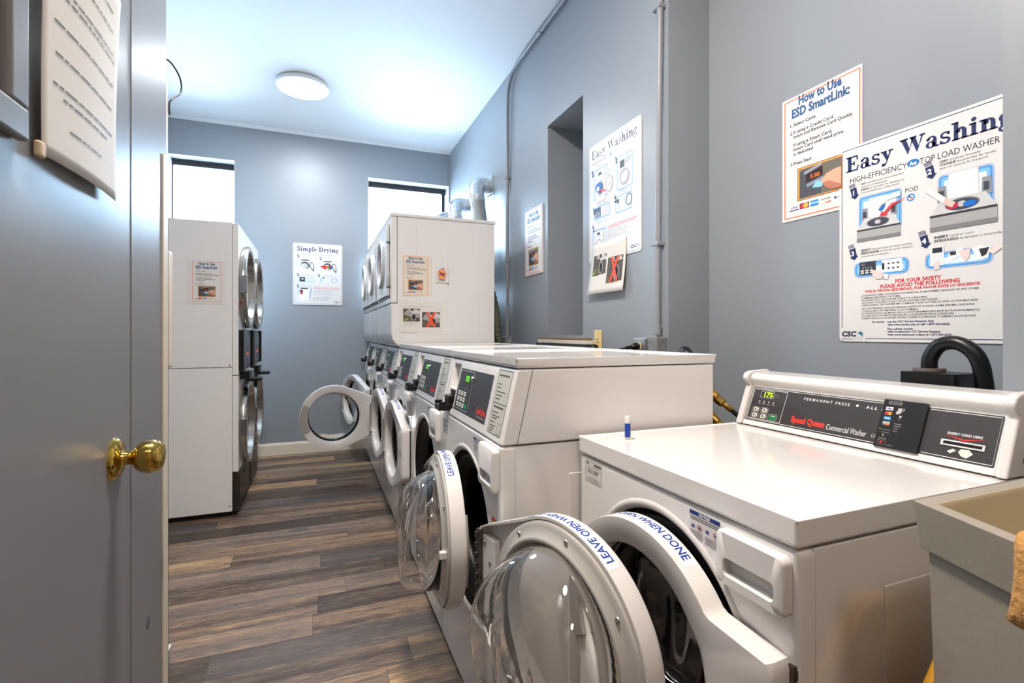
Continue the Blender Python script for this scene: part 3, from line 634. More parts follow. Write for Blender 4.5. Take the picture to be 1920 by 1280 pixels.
t2 = struct(obj('trim_2', bm, M_CREAM, bevel=.003), 'cream ledge at the foot of the wall niche')
bm = NB(); add_box(bm, XR-.048, XR+ND, NY0-.10, NY1+.03, 1.1725, 1.186); obj('ledge_top', bm, M_WOODLEDGE, t2, bevel=.003, label='bare worn wood on top of the ledge')
bm = NB(); add_prism(bm, [(XR, 1.05), (XR-.02, 1.06), (XR-.042, 1.149), (XR, 1.149)], 2.37, 2.93, 'y'); obj('apron', bm, M_WALL, t2, smooth=False)
bm = NB(); add_box(bm, XD+.0016, XD+.0046, 1.182, 1.2165, 0, 1.571); add_box(bm, XD-.03, XD+.0046, 1.2135, 1.2165, 0, 1.571)
struct(obj('trim_3', bm, M_CREAM, smooth=False), 'cream corner guard on the wall end beside the door')

# entry door in the left foreground
door = bpy.data.objects.new('door_1', None); COL.objects.link(door); door.location = (XD, DY0, 0); struct(door, 'grey painted entry door with brass knob'); door.rotation_euler = (0, 0, 0)
LY1, LZ0 = .640, 1.44                                                 # vision panel: far edge, bottom edge
bm = NB()
a0, a1 = .004, DY1-DY0-.0006
l0, l1, lz1 = .16, LY1-DY0, 2.0
add_box(bm, -.044, 0, l1, a1, .006, 2.05); add_box(bm, -.044, 0, a0, l0, .006, 2.05); add_box(bm, -.044, 0, l0, l1, .006, LZ0); add_box(bm, -.044, 0, l0, l1, lz1, 2.05)
obj('door_leaf', bm, M_DOORP, door, smooth=False)
bm = NB()
def ring_rect(bm, x0, x1, y0, y1, z0, z1, t): add_box(bm, x0, x1, y0, y1, z0, z0+t); add_box(bm, x0, x1, y0, y1, z1-t, z1); add_box(bm, x0, x1, y0, y0+t, z0+t, z1-t); add_box(bm, x0, x1, y1-t, y1, z0+t, z1-t)
ring_rect(bm, .0005, .012, l0-.03, l1+.026, LZ0-.03, lz1+.03, .034)
obj('lite_frame', bm, M_DOORP, door, bevel=.004)
bm = NB(); add_box(bm, -.03, -.024, l0, l1, LZ0, lz1); obj('lite_glass', bm, mat('dark_glass', (.03, .03, .035), .1), door, smooth=False, label='dark glass of the door panel')
bm = NB(); ring_rect(bm, -.023, .0003, l0+.001, l1-.001, LZ0+.001, lz1-.001, .012); obj('lite_bead', bm, M_BLACK, door, smooth=False)
KY, KZ = .937-DY0, 1.018
bm = NB(); add_lathe(bm, [(1e-5, .011), (.012, .011), (.0165, .0105), (.026, .008), (.0315, .003), (.033, 0)], (0, KY, KZ), (1, 0, 0), 48); rose = obj('knob_rosette', bm, M_BRASS, door, label='polished brass rosette', angle=60)
bm = NB(); add_lathe(bm, [(.0125, .009), (.0105, .016), (.0105, .022), (.0135, .0255), (.019, .029), (.0235, .035), (.0258, .043), (.0258, .050), (.0235, .057), (.018, .0625), (.010, .0645), (1e-5, .065)], (0, KY, KZ), (1, 0, 0), 48)
obj('door_knob', bm, M_BRASS, door, label='round polished brass knob', angle=80)
# smudge on the painted jamb
bm = NB(); add_lathe(bm, [(1e-5, .0006), (.006, .0006), (.011, .0002)], (XD+.0013, 1.095, .68), (1, 0, 0), 20)
tag(obj('bumper_dot', bm, mat('grey_rubber', (.40, .40, .42), .6)), 'small dark grey round spot low on the jamb strip beside the brass knob door', 'door bumper')
# taped notice on the door
nt_ = thing('paper_notice', 'curled typed paper notice taped to the entry door above the brass knob', 'paper notice', (XD, .80, 1.41))
s = Sheet()
rows = [(286, 60, 66), (278, 95, 58), (262, 62, 120), (236, 40, 140), (205, 26, 160), (196, 22, 172), (160, 20, 176), (124, 24, 160), (88, 20, 168), (76, 40, 130), (44, 54, 90)]
for y, x, w in rows:
    while w > 8:
        q = min(w, random.choice((12, 18, 24, 30))); s.rect('printed_text', x, y, x+q-3, y+2.3, (.33, .33, .34)); x += q; w -= q
def notice_map(u, v, l):
    b = .008+.006*math.sin(u/200*PI*.9)+.006*(v/300)**2
    return Vector((b+l, .70-.80+u*.001*1.03-.003*math.sin(v/90), v*.001))
bm = NB(); G = [[bm.verts.new(notice_map(u*206/18, v*300/20, 0)) for u in range(19)] for v in range(21)]
for i in range(20):
    for j in range(18): bm.faces.new([G[i][j], G[i][j+1], G[i+1][j+1], G[i+1][j]])
p_ = obj('sheet', bm, M_PAPER, nt_, angle=80); sd = p_.modifiers.new('s', 'SOLIDIFY'); sd.thickness = .0006; sd.offset = -1
s.build(nt_, notice_map, .0006)
bm = NB(); add_box(bm, .001, .009, -.105, -.092, -.004, .014); obj('tape', bm, mat('masking_tape', (.84, .76, .64), .6), nt_, bevel=.003)

# things standing behind the entry wall
bm = NB(); add_box(bm, -.372, -.302, 1.222, 1.284, .002, 1.764); tb = obj('wooden_board', bm, M_CREAM, bevel=.002)
tag(tb, 'tall narrow cream board standing upright behind the entry wall end', 'board')
bm = NB(); lp = [(-.325, 1.27, 1.7645), (-.322, 1.275, 1.80), (-.305, 1.30, 1.815), (-.288, 1.318, 1.79), (-.285, 1.315, 1.755), (-.296, 1.292, 1.728), (-.3005, 1.287, 1.715), (-.3000, 1.2865, 1.69)]
add_tube(bm, smooth_path(lp, 6), .0018, 8); obj('wire_loop', bm, M_WIRE, tb, label='thin black wire loop')
wb = thing('wall_cabinet', 'cream metal wall box beside the left dryers, half hidden by the entry wall', 'wall box', (-.5, 1.2135, 1.1))
bm = NB(); add_box(bm, -.13, .160, .0, .279, .026, .318); obj('housing', bm, mat('cream_metal_box', (.87, .82, .75), .45), wb, bevel=.006)
bm = NB(); add_box(bm, -.10, .14, .279, .288, .05, .295); obj('cover', bm, M_CREAM, wb, bevel=.003)
lb = thing('floor_vent', 'low white metal box on the floor behind the entry wall end', 'floor box', (-.66, 2.03, 0))
bm = NB(); add_box(bm, -.12, .155, -.12, .16, .0005, .048); obj('housing', bm, M_GREYPL, lb, bevel=.003)
bm = NB(); add_box(bm, -.12, .156, -.12, .161, .048, .052); obj('cover', bm, M_TRIMW, lb, bevel=.001)

# ------------------------------------------------------------------ ceiling lamps
def ceiling_light(x, y, label, c, mname):
    t = thing('ceiling_light', label, 'ceiling light', (x, y, ZC), group='round ceiling lights')
    bm = NB(); add_lathe(bm, [(1e-5, 0), (.190, 0), (.200, -.004), (.204, -.012), (.204, -.030), (.197, -.036), (.190, -.037)], (0, 0, 0), (0, 0, 1), 64); obj('housing', bm, M_LAMPBODY, t, angle=60)
    bm = NB(); add_lathe(bm, [(.190, -.0365), (.178, -.042), (.160, -.045), (.12, -.048), (.06, -.051), (1e-5, -.052)], (0, 0, 0), (0, 0, 1), 64); obj('diffuser', bm, lamp_mat(mname, c), t, angle=80)
ceiling_light(-.104, 4.388, 'round flush white lamp on the ceiling above the aisle, switched on', LAMP_FAR, 'lit_diffuser_far')
ceiling_light(.08, 1.05, 'round flush lamp on the ceiling above the nearest washer', LAMP_NEAR, 'lit_diffuser_near')
ceiling_light(.15, -1.0, 'unseen round fill lamp added on the ceiling behind the camera', FILL_ENTRY, 'fill_diffuser_entry')

# ------------------------------------------------------------------ machine doors
def door_outline(R, L, h, plate):
    """round rim that runs out into a hinge flange: a flat plate, or a shell tapering from the rim"""
    a0 = math.radians(144 if plate else 117)
    up = [(L+R*math.cos(a0*k/72), R*math.sin(a0*k/72)) for k in range(73)]
    up += [(.004, h)] if plate else [(.012, h+.004), (.004, h-.006)]
    return [(x, -y) for x, y in up[:0:-1]]+up
DR, DL, DG, DT = .246, .330, .187, .046
def bowl_depth(y, z, r):
    """how far the glass bulges in behind the door at (y, z), measured from the door centre"""
    D = .128
    a = 1. if z < -.03 else math.sqrt(max(0., 1-((z+.03)/.213)**2))
    b = max(0., min(1., (.186-r)/.036)); b = math.sqrt(max(0., 1-(1-b)**2.4))
    arch = .010*math.exp(-((abs(y)-.055)/.018)**2)*max(0., min(1., (.04-z)/.05))
    return D*(a*b)*(1-.10*(r/.18)**2)-arch*b
def make_door(parent, name='door', plate=False):
    hull = door_outline(DR, DL, .132, plate)
    N = 144; bm = NB(); rings = []
    sect = [(lambda h: h, 0.), (lambda h: h, -.034), (lambda h: DG+(h-DG)*.985, -.041), (lambda h: DG+(h-DG)*.955, -DT), (lambda h: DG+(h-DG)*.13, -DT), (lambda h: DG+(h-DG)*.04, -.041), (lambda h: DG, -.030), (lambda h: DG, 0.),
            (lambda h: .2370, 0.), (lambda h: .2375, -.026), (lambda h: max(.2380, h-.0065), -.026), (lambda h: max(.2385, h-.006), 0.)]
    for fr, x in sect:
        ring = []
        for k in range(N):
            a = 2*PI*k/N; r = fr(hull_r(hull, (DL, 0), a))
            ring.append(bm.verts.new((x, DL+r*math.cos(a), r*math.sin(a))))
        rings.append(ring)
    for i in range(len(sect)):
        A, B = rings[i], rings[(i+1) % len(sect)]
        for k in range(N): bm.faces.new([A[k], A[(k+1) % N], B[(k+1) % N], B[k]])
    d = obj(name, bm, M_PLASTIC, parent, angle=50)
    bm = NB(); add_box(bm, -.025, -.006, .010, .072, -.112, .112); hp = obj('hinge_plate', bm, M_PLASTIC, d, bevel=.003)
    for z in (-.095, -.05, 0, .05, .095):
        bm = NB(); add_lathe(bm, [(.0055, 0), (.005, .002), (.003, .0026), (1e-5, .001)], (-.0058, .026 if abs(z) != .05 else .05, z), (1, 0, 0), 14); obj('screw', bm, M_STEELBOX, d, angle=60)
    # inner trim ring with a silver lip and screws
    bm = NB(); add_lathe(bm, [(.236, .0005), (.236, .006), (.228, .010), (.213, .010), (.207, .020), (.199, .022), (.192, .016), (.188, .004)], (0, DL, 0), (1, 0, 0), 80)
    obj('inner_trim', bm, mat('glossy_grey_trim', (.70, .69, .67), .14, coat=.4), d, label='grey inner trim ring', angle=60)
    for a in (35, 80, 125, 215, 260, 325):
        bm = NB(); a = math.radians(a); c = (.0101, DL+.2205*math.cos(a), .2205*math.sin(a))
        add_lathe(bm, [(.0058, 0), (.0052, .0022), (.003, .003), (1e-5, .0015)], c, (1, 0, 0), 14); obj('screw', bm, M_GALV, d, angle=60)
    bm = NB(); n, mR = 64, 26; prev = None
    c0 = bm.verts.new((bowl_depth(0, 0, 0)+.006, DL, 0))
    for i in range(1, mR+1):
        r = .188*(i/mR)**.8; ring = []
        for k in range(n):
            a = 2*PI*k/n; y, z = r*math.cos(a), r*math.sin(a); ring.append(bm.verts.new((bowl_depth(y, z, r)+.006, DL+y, z)))
        for k in range(n):
            if prev is None: bm.faces.new([c0, ring[k], ring[(k+1) % n]])
            else: bm.faces.new([prev[k], ring[k], ring[(k+1) % n], prev[(k+1) % n]])
        prev = ring
    g = obj('door_glass', bm, M_BOWL, d, angle=170, label='clear domed glass'); sd = g.modifiers.new('s', 'SOLIDIFY'); sd.thickness = .0045; sd.offset = 0
    # moulded grip on the free side, catch below it, hinge on the other side
    bm = NB(); add_lathe(bm, [(DG+.004, -DT+.004), (DG+.006, -DT-.008), (DR-.010, -DT-.008), (DR-.003, -DT+.006)], (0, DL, 0), (1, 0, 0), 24, a0=math.radians(-27)+GA, a1=math.radians(27)+GA)
    obj('handle', bm, mat('grey_grip', (.62, .60, .58), .25), d, label='grey moulded grip', angle=50)
    bm = NB(); add_box(bm, .003, .030, DL+.205, DL+.222, -.012, .010); obj('catch', bm, M_PLASTIC, d, bevel=.003)
    bm = NB(); add_box(bm, -.006, .004, -.004, .016, -.125, .125)
    for i in range(9): add_cyl(bm, (.004, .0, -.118+.0275*i), .0055, 0, .016, (0, 0, 1), 12)
    obj('hinge', bm, mat('dull_hinge_steel', (.42, .40, .37), .35, metal=1), d, bevel=.0006)
    # lettering round the top of the rim
    s = Sheet(); s.rect('printed_lettering', -152, -17, 152, 17, WHITE, 1); s.text('printed_lettering', 'LEAVE OPEN WHEN DONE', 0, -9, 20, (.13, .25, .58), width=278, al='c', bold=.035, lift=2)
    def lm(u, v, l):
        ph = PI/2+(u/1000)/DR-.02; R = hull_r(hull, (DL, 0), ph)+l; return Vector((-.019+v*.001, DL+R*math.cos(ph), R*math.sin(ph)))
    # fine strips so that the sticker follows the curve
    base = s.layers['printed_lettering'].pop(0)
    for i in range(30): s.rect('printed_lettering', -152+i*304/30, -15, -152+(i+1)*304/30, 16, WHITE, 1)
    s.build(d, lm, .0004)
    for o in [d]+[x for x in bpy.data.objects if x.parent == d]: o.data.transform(Matrix.Translation((DT, 0, 0)))   # hinge axis on the outer face
    return d
# the lathe's zero angle for axis x: find where +y lies
_a, _u, _w = frame_of((1, 0, 0)); GA = math.atan2(Vector((0, 1, 0)).dot(_w), Vector((0, 1, 0)).dot(_u))

# ------------------------------------------------------------------ washers
CYo, CZo = .342, .568
def washer_base(t, top, depth, body_x=.046):
    bm = NB(); add_holed_plate(bm, 0, body_x-.0006, 0, WW, .02, top, CYo, CZo, .248); obj('front_panel', bm, M_ENAMEL, t, bevel=.010, angle=60)
    bm = NB(); add_box(bm, body_x-.011, depth, .0015, WW-.0015, .03, top-.001)
    fs = [f for f in bm.faces if f.calc_center_median().x < body_x+.001]; bmesh.ops.delete(bm, geom=fs, context='FACES')
    add_box(bm, body_x+.16, depth-.13, -.0006, .003, .12, top-.09)
    obj('cabinet_side', bm, M_ENAMEL, t, bevel=.003)
    bm = NB(); add_box(bm, .02, depth-.02, .01, WW-.01, .0, .029); obj('plinth', bm, M_BLACK, t, smooth=False, label='black recessed base')
    bm = NB(); add_lathe(bm, [(.272, .0006), (.268, -.003), (.260, -.004), (.253, .000), (.249, .010), (.247, .026)], (0, CYo, CZo), (1, 0, 0), 80); obj('opening_ring', bm, M_PLASTIC, t, angle=60)
    bm = NB(); add_lathe(bm, [(.2475, .004), (.2465, .022), (.240, .026), (.232, .018), (.224, .016), (.214, .026), (.202, .032), (.190, .045), (.186, .060), (.190, .078), (.20, .08)], (0, CYo, CZo), (1, 0, 0), 80); obj('gasket', bm, M_RUBBER, t, label='black rubber door gasket', angle=60)
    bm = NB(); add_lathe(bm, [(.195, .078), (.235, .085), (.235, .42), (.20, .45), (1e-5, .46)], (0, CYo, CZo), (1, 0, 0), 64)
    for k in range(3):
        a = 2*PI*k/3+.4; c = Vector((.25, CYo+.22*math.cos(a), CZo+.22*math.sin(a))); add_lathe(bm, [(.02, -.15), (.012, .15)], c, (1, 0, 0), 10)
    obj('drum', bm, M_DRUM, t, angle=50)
def front_drawer(t, y0, y1, z0, z1):
    """raised detergent drawer front with a scooped grip"""
    bm = NB(); s_ = Sheet()
    x = -.020; gy0, gy1, gz0, gz1 = y0+.018, y1-.018, z0+.018, z0+.050
    O = rrect(y0, z0, y1, z1, .013, 7); I = rrect(gy0, gz0, gy1, gz1, .009, 7)
    V = [bm.verts.new((-.0005, p[0], p[1])) for p in O]; V2 = [bm.verts.new((x+.004, p[0], p[1])) for p in O]
    ctr = ((y0+y1)/2, (z0+z1)/2)
    V3 = [bm.verts.new((x, ctr[0]+(p[0]-ctr[0])*.955, ctr[1]+(p[1]-ctr[1])*.94)) for p in O]
    I1 = [bm.verts.new((x, p[0], p[1])) for p in I]; I2 = [bm.verts.new((x+.017, gy0+(p[0]-gy0)*1, gz0+.004+(p[1]-gz0)*.9)) for p in I]
    n = len(O)
    for A, B in ((V, V2), (V2, V3), (V3, I1), (I1, I2)):
        for k in range(n): bm.faces.new([A[k], A[(k+1) % n], B[(k+1) % n], B[k]])
    bm.faces.new(I2)
    return obj('detergent_drawer', bm, M_PLASTIC, t, angle=50)
def panel_stickers(t, x, ytag, ynot):
    """asset tag and notice stickers on the flat front: u runs from far to near"""
    fm = lambda u, v, l: Vector((x-l, WW-u*.001, v*.001))
    s = Sheet(); a, b, c, d = ytag
    s.rect('asset_tag', a, c, b, d, (.84, .83, .82), 1, r=2); s.frame('asset_tag', a+1, c+1, b-1, d-1, .7, (.15, .15, .16), r=2, lift=2)
    w = b-a; s.text('asset_tag', 'CSC', a+4, d-10, 5.5, (.2, .2, .22), width=18, bold=.06, lift=2); s.rect('asset_tag', a+w*.55, d-10, b-4, d-5, (.25, .25, .26), 2)
    s.text('asset_tag', '832-JBP', (a+b)/2, (c+d)/2-3, 11, (.18, .18, .20), width=w*.66, al='c', lift=2)
    for i, ww in enumerate((.5, .7, .8)): s.rect('asset_tag', (a+b)/2-w*ww/2, c+14-i*4, (a+b)/2+w*ww/2, c+15-i*4, (.45, .45, .46), 2)
    s.rect('asset_tag', (a+b)/2-w*.35, d-16, (a+b)/2+w*.35, d-15, (.45, .45, .46), 2)
    a, b, c, d = ynot
    s.rect('notice_sticker', a, c, b, d, (.83, .82, .82), 1); s.rect('notice_sticker', a, d-8, b, d, (.10, .19, .48), 2); s.text('notice_sticker', 'NOTICE', (a+b)/2, d-6.5, 5, WHITE, width=(b-a)*.36, al='c', bold=.05, lift=3)
    for i in range(2): s.rect('notice_sticker', a+3, d-13-i*4, b-3, d-11.6-i*4, (.2, .2, .24), 2)
    for i in range(5): s.rect('notice_sticker', a+2, c+4+i*3, (a+b)/2-4, c+5+i*3, (.40, .40, .43), 2); s.rect('notice_sticker', (a+b)/2+2, c+2+i*3, b-3, c+3+i*3, (.40, .40, .43), 2)
    m_ = (a+b)/2; y = (c+d)/2-2
    for q in (a+10, m_+8): s.rect('notice_sticker', q-4, y-3, q+4, y+3, (.15, .25, .55), 3)
    for q in (m_-12, b-10): s.ring('notice_sticker', q, y, 6.5, 6.5, 1.3, (.80, .35, .38), 4); s.rect('notice_sticker', q-3, y-2, q+3, y+2, (.30, .22, .40), 3)
    L = 'warning_sticker'; s.rect(L, 604, 590, 664, 692, (.86, .85, .83), 1); s.rect(L, 604, 678, 664, 692, (.80, .32, .14), 2)
    for i in range(6): s.rect(L, 609, 600+i*12, 659, 602+i*12, (.35, .35, .36), 2)
    s.build(t, fm, .0003)

# --- front-control washer
CB, CT, CX = .905, 1.112, .047           # console: bottom z, top z, set-back at the top
def slope_x(z): return CX*(z-CB)/(CT-CB)
FDEP = .735
def console(t, depth=FDEP, top=CT):
    bm = NB(); y0, y1 = .552, .652
    prof = [(0, CB), (CX, top), (depth, top), (depth, CB)]
    add_prism(bm, prof, .0, y0, 'y'); add_prism(bm, prof, y1, WW, 'y')
    sx = slope_x
    rec = [(0, CB), (sx(.928), .928), (.075, .928), (.075, .992), (sx(.992)+.004, .992), (sx(1.004)+.004, 1.004), (.085, 1.004), (.085, 1.092), (sx(1.092), 1.092), (CX, top), (depth, top), (depth, CB)]
    add_prism(bm, rec, y0, y1, 'y')
    obj('console', bm, M_ENAMEL, t, bevel=.006, angle=50)
    bm = NB(); add_prism(bm, [(.045, CB+.002), (.0465, CB+.002), (.0935, top-.002), (.092, top-.002)], -.0004, .0006, 'y'); obj('side_seam', bm, mat('seam_shadow_gap', (.25, .24, .23), .6), t, smooth=False)
    bm = NB(); add_box(bm, .074, .0748, y0+.004, y1-.004, .930, .990); obj('payment_slot', bm, M_BLACK, t, smooth=False)
    bm = NB(); add_box(bm, -.040, .045, y0+.012, y1-.012, .921, .945); add_box(bm, -.040, -.010, y0+.012, y0+.020, .945, .955); add_box(bm, -.040, -.010, y1-.020, y1-.012, .945, .955); add_box(bm, -.002, .045, y0+.016, y1-.016, .945, .975)
    cr = obj('card_reader', bm, M_BLACK, t, bevel=.003, label='black card reader jutting out of the console')
    bm = NB(); add_box(bm, .0445, .046, y0+.03, y1-.03, .950, .972); obj('reader_label', bm, mat('red_reader_label', (.78, .12, .14), .4), cr, smooth=False)
    fm = lambda u, v, l: Vector((slope_x(v*.001)-l*.97, WW-u*.001, v*.001+l*.2))
    s = Sheet(); L = 'control_panel'
    a, b, c, d = 152, 516, 934, 1083
    s.rect(L, a-4, c-4, b+4, d+4, (.86, .86, .86), 1, r=4); s.rect(L, a, c, b, d, (.22, .22, .235), 2, r=2)
    s.frame(L, a+8, c+8, a+168, d-6, 1.4, (.80, .80, .80), r=3, lift=3)
    s.rect(L, a+74, d-48, a+132, d-14, (.08, .16, .07), 3, r=2)
    for i in range(4):
        for j in range(2): s.rect(L, a+72+i*18, d-68-j*12, a+77+i*18, d-66-j*12, (.75, .75, .75), 3)
    for i in range(3): s.rect(L, a+18, d-40-i*16, a+22, d-36-i*16, (.62, .62, .62), 3)
    s.text('brand_lettering', 'Speed Queen', b-96, c+22, 20, (.90, .20, .18), width=86, bold=.05, lift=3); s.text('brand_lettering', 'Commercial', b-92, c+10, 8, (.70, .70, .70), width=76, lift=3)
    for i in range(3):
        for j in range(3):
            s.rect('keypad', a+26+i*34, c+16+j*20, a+50+i*34, c+31+j*20, (.88, .87, .84), 4, r=4); s.rect('keypad', a+31+i*34, c+21+j*20, a+45+i*34, c+26+j*20, (.5, .5, .5), 5)
    s.rect('keypad', a+128, c+16, a+156, c+32, (.05, .50, .28), 4, r=4)
    s.text('display_digits', '175', a+103, d-42, 20, mat('green_digits', (.2, .7, .08), .4, emit=(.22, 1, .04, .45)), width=38, al='c', bold=.03, lift=4)
    lx0, lx1 = 548, 662                                              # instruction label at the near end
    s.rect('instruction_label', lx0, 921, lx1, 1106, (.74, .74, .70), 1, r=2); s.frame('instruction_label', lx0+2, 923, lx1-2, 1104, 1.6, (.28, .28, .26), r=2, lift=2); s.rect('instruction_label', lx0+3, 1008, lx1-3, 1010, (.28, .28, .26), 2)
    for y, x, w in ((1086, 14, 80), (1062, 14, 34), (1052, 14, 30), (1040, 14, 74), (1030, 14, 50), (1020, 14, 38), (996, 14, 80), (982, 14, 48), (972, 14, 66), (965, 20, 40), (954, 14, 34), (944, 14, 46), (936, 14, 36), (929, 14, 30)):
        s.rect('instruction_label', lx0+x, y, lx0+x+w, y+(5 if w == 80 else 3), (.35, .35, .33), 2)
    s.frame('instruction_label', lx0+74, 928, lx0+100, 958, 1.4, (.35, .35, .33), r=1, lift=2)
    s.build(t, fm, .0003)
    bm = NB(); c_ = fm(a+170, d-28, .001); add_lathe(bm, [(.0085, 0), (.0085, .006), (.006, .009), (1e-5, .010)], c_, (-1, 0, .22), 20); obj('key_lock', bm, M_CHROME, t, label='chrome key lock', angle=50)
def washer_front_extras(t):
    front_drawer(t, .016, .150, .770, .893)
    panel_stickers(t, 0., (16, 90, 824, 880), (430, 520, 838, 884))
def add_hinged_door(t, loc, ang, plate=False):
    d = make_door(t, plate=plate); d.location = loc; d.rotation_euler = (0, 0, math.radians(ang)); return d
def front_washer(label):
    t = thing('front_load_washer', label, 'washing machine', (XF, W1Y, 0), group='white front load washers with slanted control panels')
    washer_base(t, CB-.003, FDEP); console(t)
    bm = NB(); z0, z1, x0 = CT+.002, 1.143, CX-.004
    O = [(x0, -.001), (FDEP+.012, -.001), (FDEP+.012, WW+.001), (x0, WW+.001)]
    add_box(bm, x0, FDEP+.012, -.001, WW+.001, z0, z1)
    top = [f for f in bm.faces if f.normal.z > .5 or f.calc_center_median().z > z1-.001][0]
    r_ = bmesh.ops.inset_region(bm, faces=[top], thickness=.05, depth=0); r2 = bmesh.ops.inset_region(bm, faces=[top], thickness=.012, depth=-.006)
    obj('lid', bm, M_ENAMEL, t, bevel=.017, angle=60, bseg=4)
    washer_front_extras(t)
    return t
w1 = front_washer('nearest white washer of the long row, its big glass door swung fully open')
add_hinged_door(w1, (-.020, .014, CZo), 193)
def clone_washer(src, i, label, hinge, ang):
    c = copy_tree(src); c.location = (XF, W1Y+i*PITCH, 0); c['label'] = label
    d = child(c, 'door'); d.location = hinge; d.rotation_euler = (0, 0, math.radians(ang)); return c
w2 = clone_washer(w1, 1, 'second white washer of the long row, its opened glass door seen edge on', (-.016, .003, CZo), 175.5)
w3 = clone_washer(w1, 2, 'white front load washer just before the stacked machines, glass door slightly ajar', (-.046, .006, CZo), 3)

# ------------------------------------------------------------------ stacked washer and dryer units
SY = W1Y+3*PITCH+.01
SX = XF-.008
def stack_unit(y, label, ang, src):
    t = thing('stacked_washer_dryer', label, 'stacked washer dryer', (XF, y, 0), group='stacked washer dryers against the far right')
    for ch in [x for x in bpy.data.objects if x.parent == src and x.name.split('.')[0] not in ('lid',)]: copy_tree(ch, t)
    d = child(t, 'door'); d.location = (-.046, .006, CZo); d.rotation_euler = (0, 0, math.radians(ang))
    return t
def dryer_top(t):
    o = SX-XF; D = .715
    Z0, Z1, ZS = 1.128, 2.005, 1.411
    # lower fascia curving back underneath, upper fascia with the porthole door
    pl = [(o, ZS-.002), (o, 1.215), (o+.006, 1.175), (o+.030, 1.140), (o+.060, Z0-.01), (o+.08, Z0-.01), (o+.08, ZS-.002)]
    bm = NB(); add_prism(bm, pl, .0, WW, 'y'); obj('lower_fascia', bm, M_ENAMEL, t, bevel=.008, angle=50)
    bm = NB(); add_holed_plate(bm, o, o+.04, 0, WW, ZS+.002, 1.984, .36, 1.705, .150); obj('upper_fascia', bm, M_ENAMEL, t, bevel=.008, angle=60)
    bm = NB(); add_box(bm, o+.042, D, .0015, WW-.0015, Z0, 1.984)
    add_box(bm, .16, .37, -.0006, .003, 1.2, 1.93); add_box(bm, .42, .60, -.0006, .003, 1.2, 1.93)
    obj('dryer_cabinet', bm, M_ENAMEL, t, bevel=.003)
    bm = NB(); add_box(bm, o-.002, D+.01, -.001, WW+.001, 1.986, 2.012); obj('dryer_top', bm, M_ENAMEL, t, bevel=.009, angle=60)
    bm = NB(); add_holed_plate(bm, o-.020, o-.002, .075, .655, 1.465, 1.945, .36, 1.705, .148); d = obj('dryer_door', bm, M_PLASTIC, t, bevel=.006, angle=60)
    bm = NB(); add_lathe(bm, [(.172, -.0205), (.170, -.034), (.160, -.040), (.148, -.036), (.136, -.022), (.132, -.004)], (o, .36, 1.705), (1, 0, 0), 64); obj('porthole_ring', bm, M_PLASTIC, d, angle=60)
    bm = NB(); add_lathe(bm, [(.134, -.010), (.11, -.014), (.05, -.018), (1e-5, -.019)], (o, .36, 1.705), (1, 0, 0), 48); obj('porthole_glass', bm, mat('smoky_glass', (.55, .58, .62), .05, trans=.6), d, angle=80)
    for z in (1.56, 1.86):
        bm = NB(); add_box(bm, o-.024, o-.001, .058, .078, z-.035, z+.035); obj('hinge', bm, M_GALV, d, bevel=.002)
    bm = NB(); add_box(bm, o-.006, o-.0005, .07, .66, 1.448, 1.460); obj('gap_shade_strip', bm, M_BLACK, t, smooth=False)  # black strip stands in for the shade in the gap below the door
    s = Sheet(); L = 'instruction_label'
    s.frame(L, 250, 1180, 440, 1290, 1.2, (.45, .45, .45), r=1); 
    for i in range(7): s.rect(L, 262, 1190+i*13, 262+(150, 120, 140, 90, 130, 110, 60)[i], 1193+i*13, (.45, .45, .45)); 
    s.build(t, lambda u, v, l: Vector((o-l-.0003, WW-u*.001, v*.001)), .0004)
s1 = stack_unit(SY, 'stacked washer dryer nearest the camera, signs on its big white side panel', 4, w3); dryer_top(s1)
def clone_stack(i, label, ang):
    c = copy_tree(s1); c.location = (XF, SY+i*.684, 0); c['label'] = label
    d = child(c, 'door'); d.rotation_euler = (0, 0, math.radians(ang)); d.location = (-.010, .006, CZo) if ang > 45 else (-.046, .006, CZo); return c
clone_stack(1, 'middle stacked washer dryer, its round washer door swung out across the aisle', 92)
clone_stack(2, 'farthest stacked washer dryer in the corner by the window, washer door a little open', 20)

# ------------------------------------------------------------------ nearest washer with the rear console
W0 = (.694, .553, 0)
w0 = thing('rear_control_washer', 'nearest white washer with a black rear control panel and its front door ajar', 'washing machine', W0)
RD = .70
washer_base(w0, .872, RD)
bm = NB(); add_box(bm, -.004, RD+.004, -.002, WW+.002, .876, .922)
top = max(bm.faces, key=lambda f: f.calc_center_median().z)
bmesh.ops.inset_region(bm, faces=[top], thickness=.035, depth=0); bmesh.ops.inset_region(bm, faces=[top], thickness=.010, depth=-.003)
obj('lid', bm, M_ENAMEL, w0, bevel=.014, angle=60, bseg=4)
front_drawer(w0, .010, .152, .764, .860)
panel_stickers(w0, 0., (30, 114, 806, 864), (444, 524, 806, 862))
add_hinged_door(w0, (-.045, .004, CZo), 4.6, True)
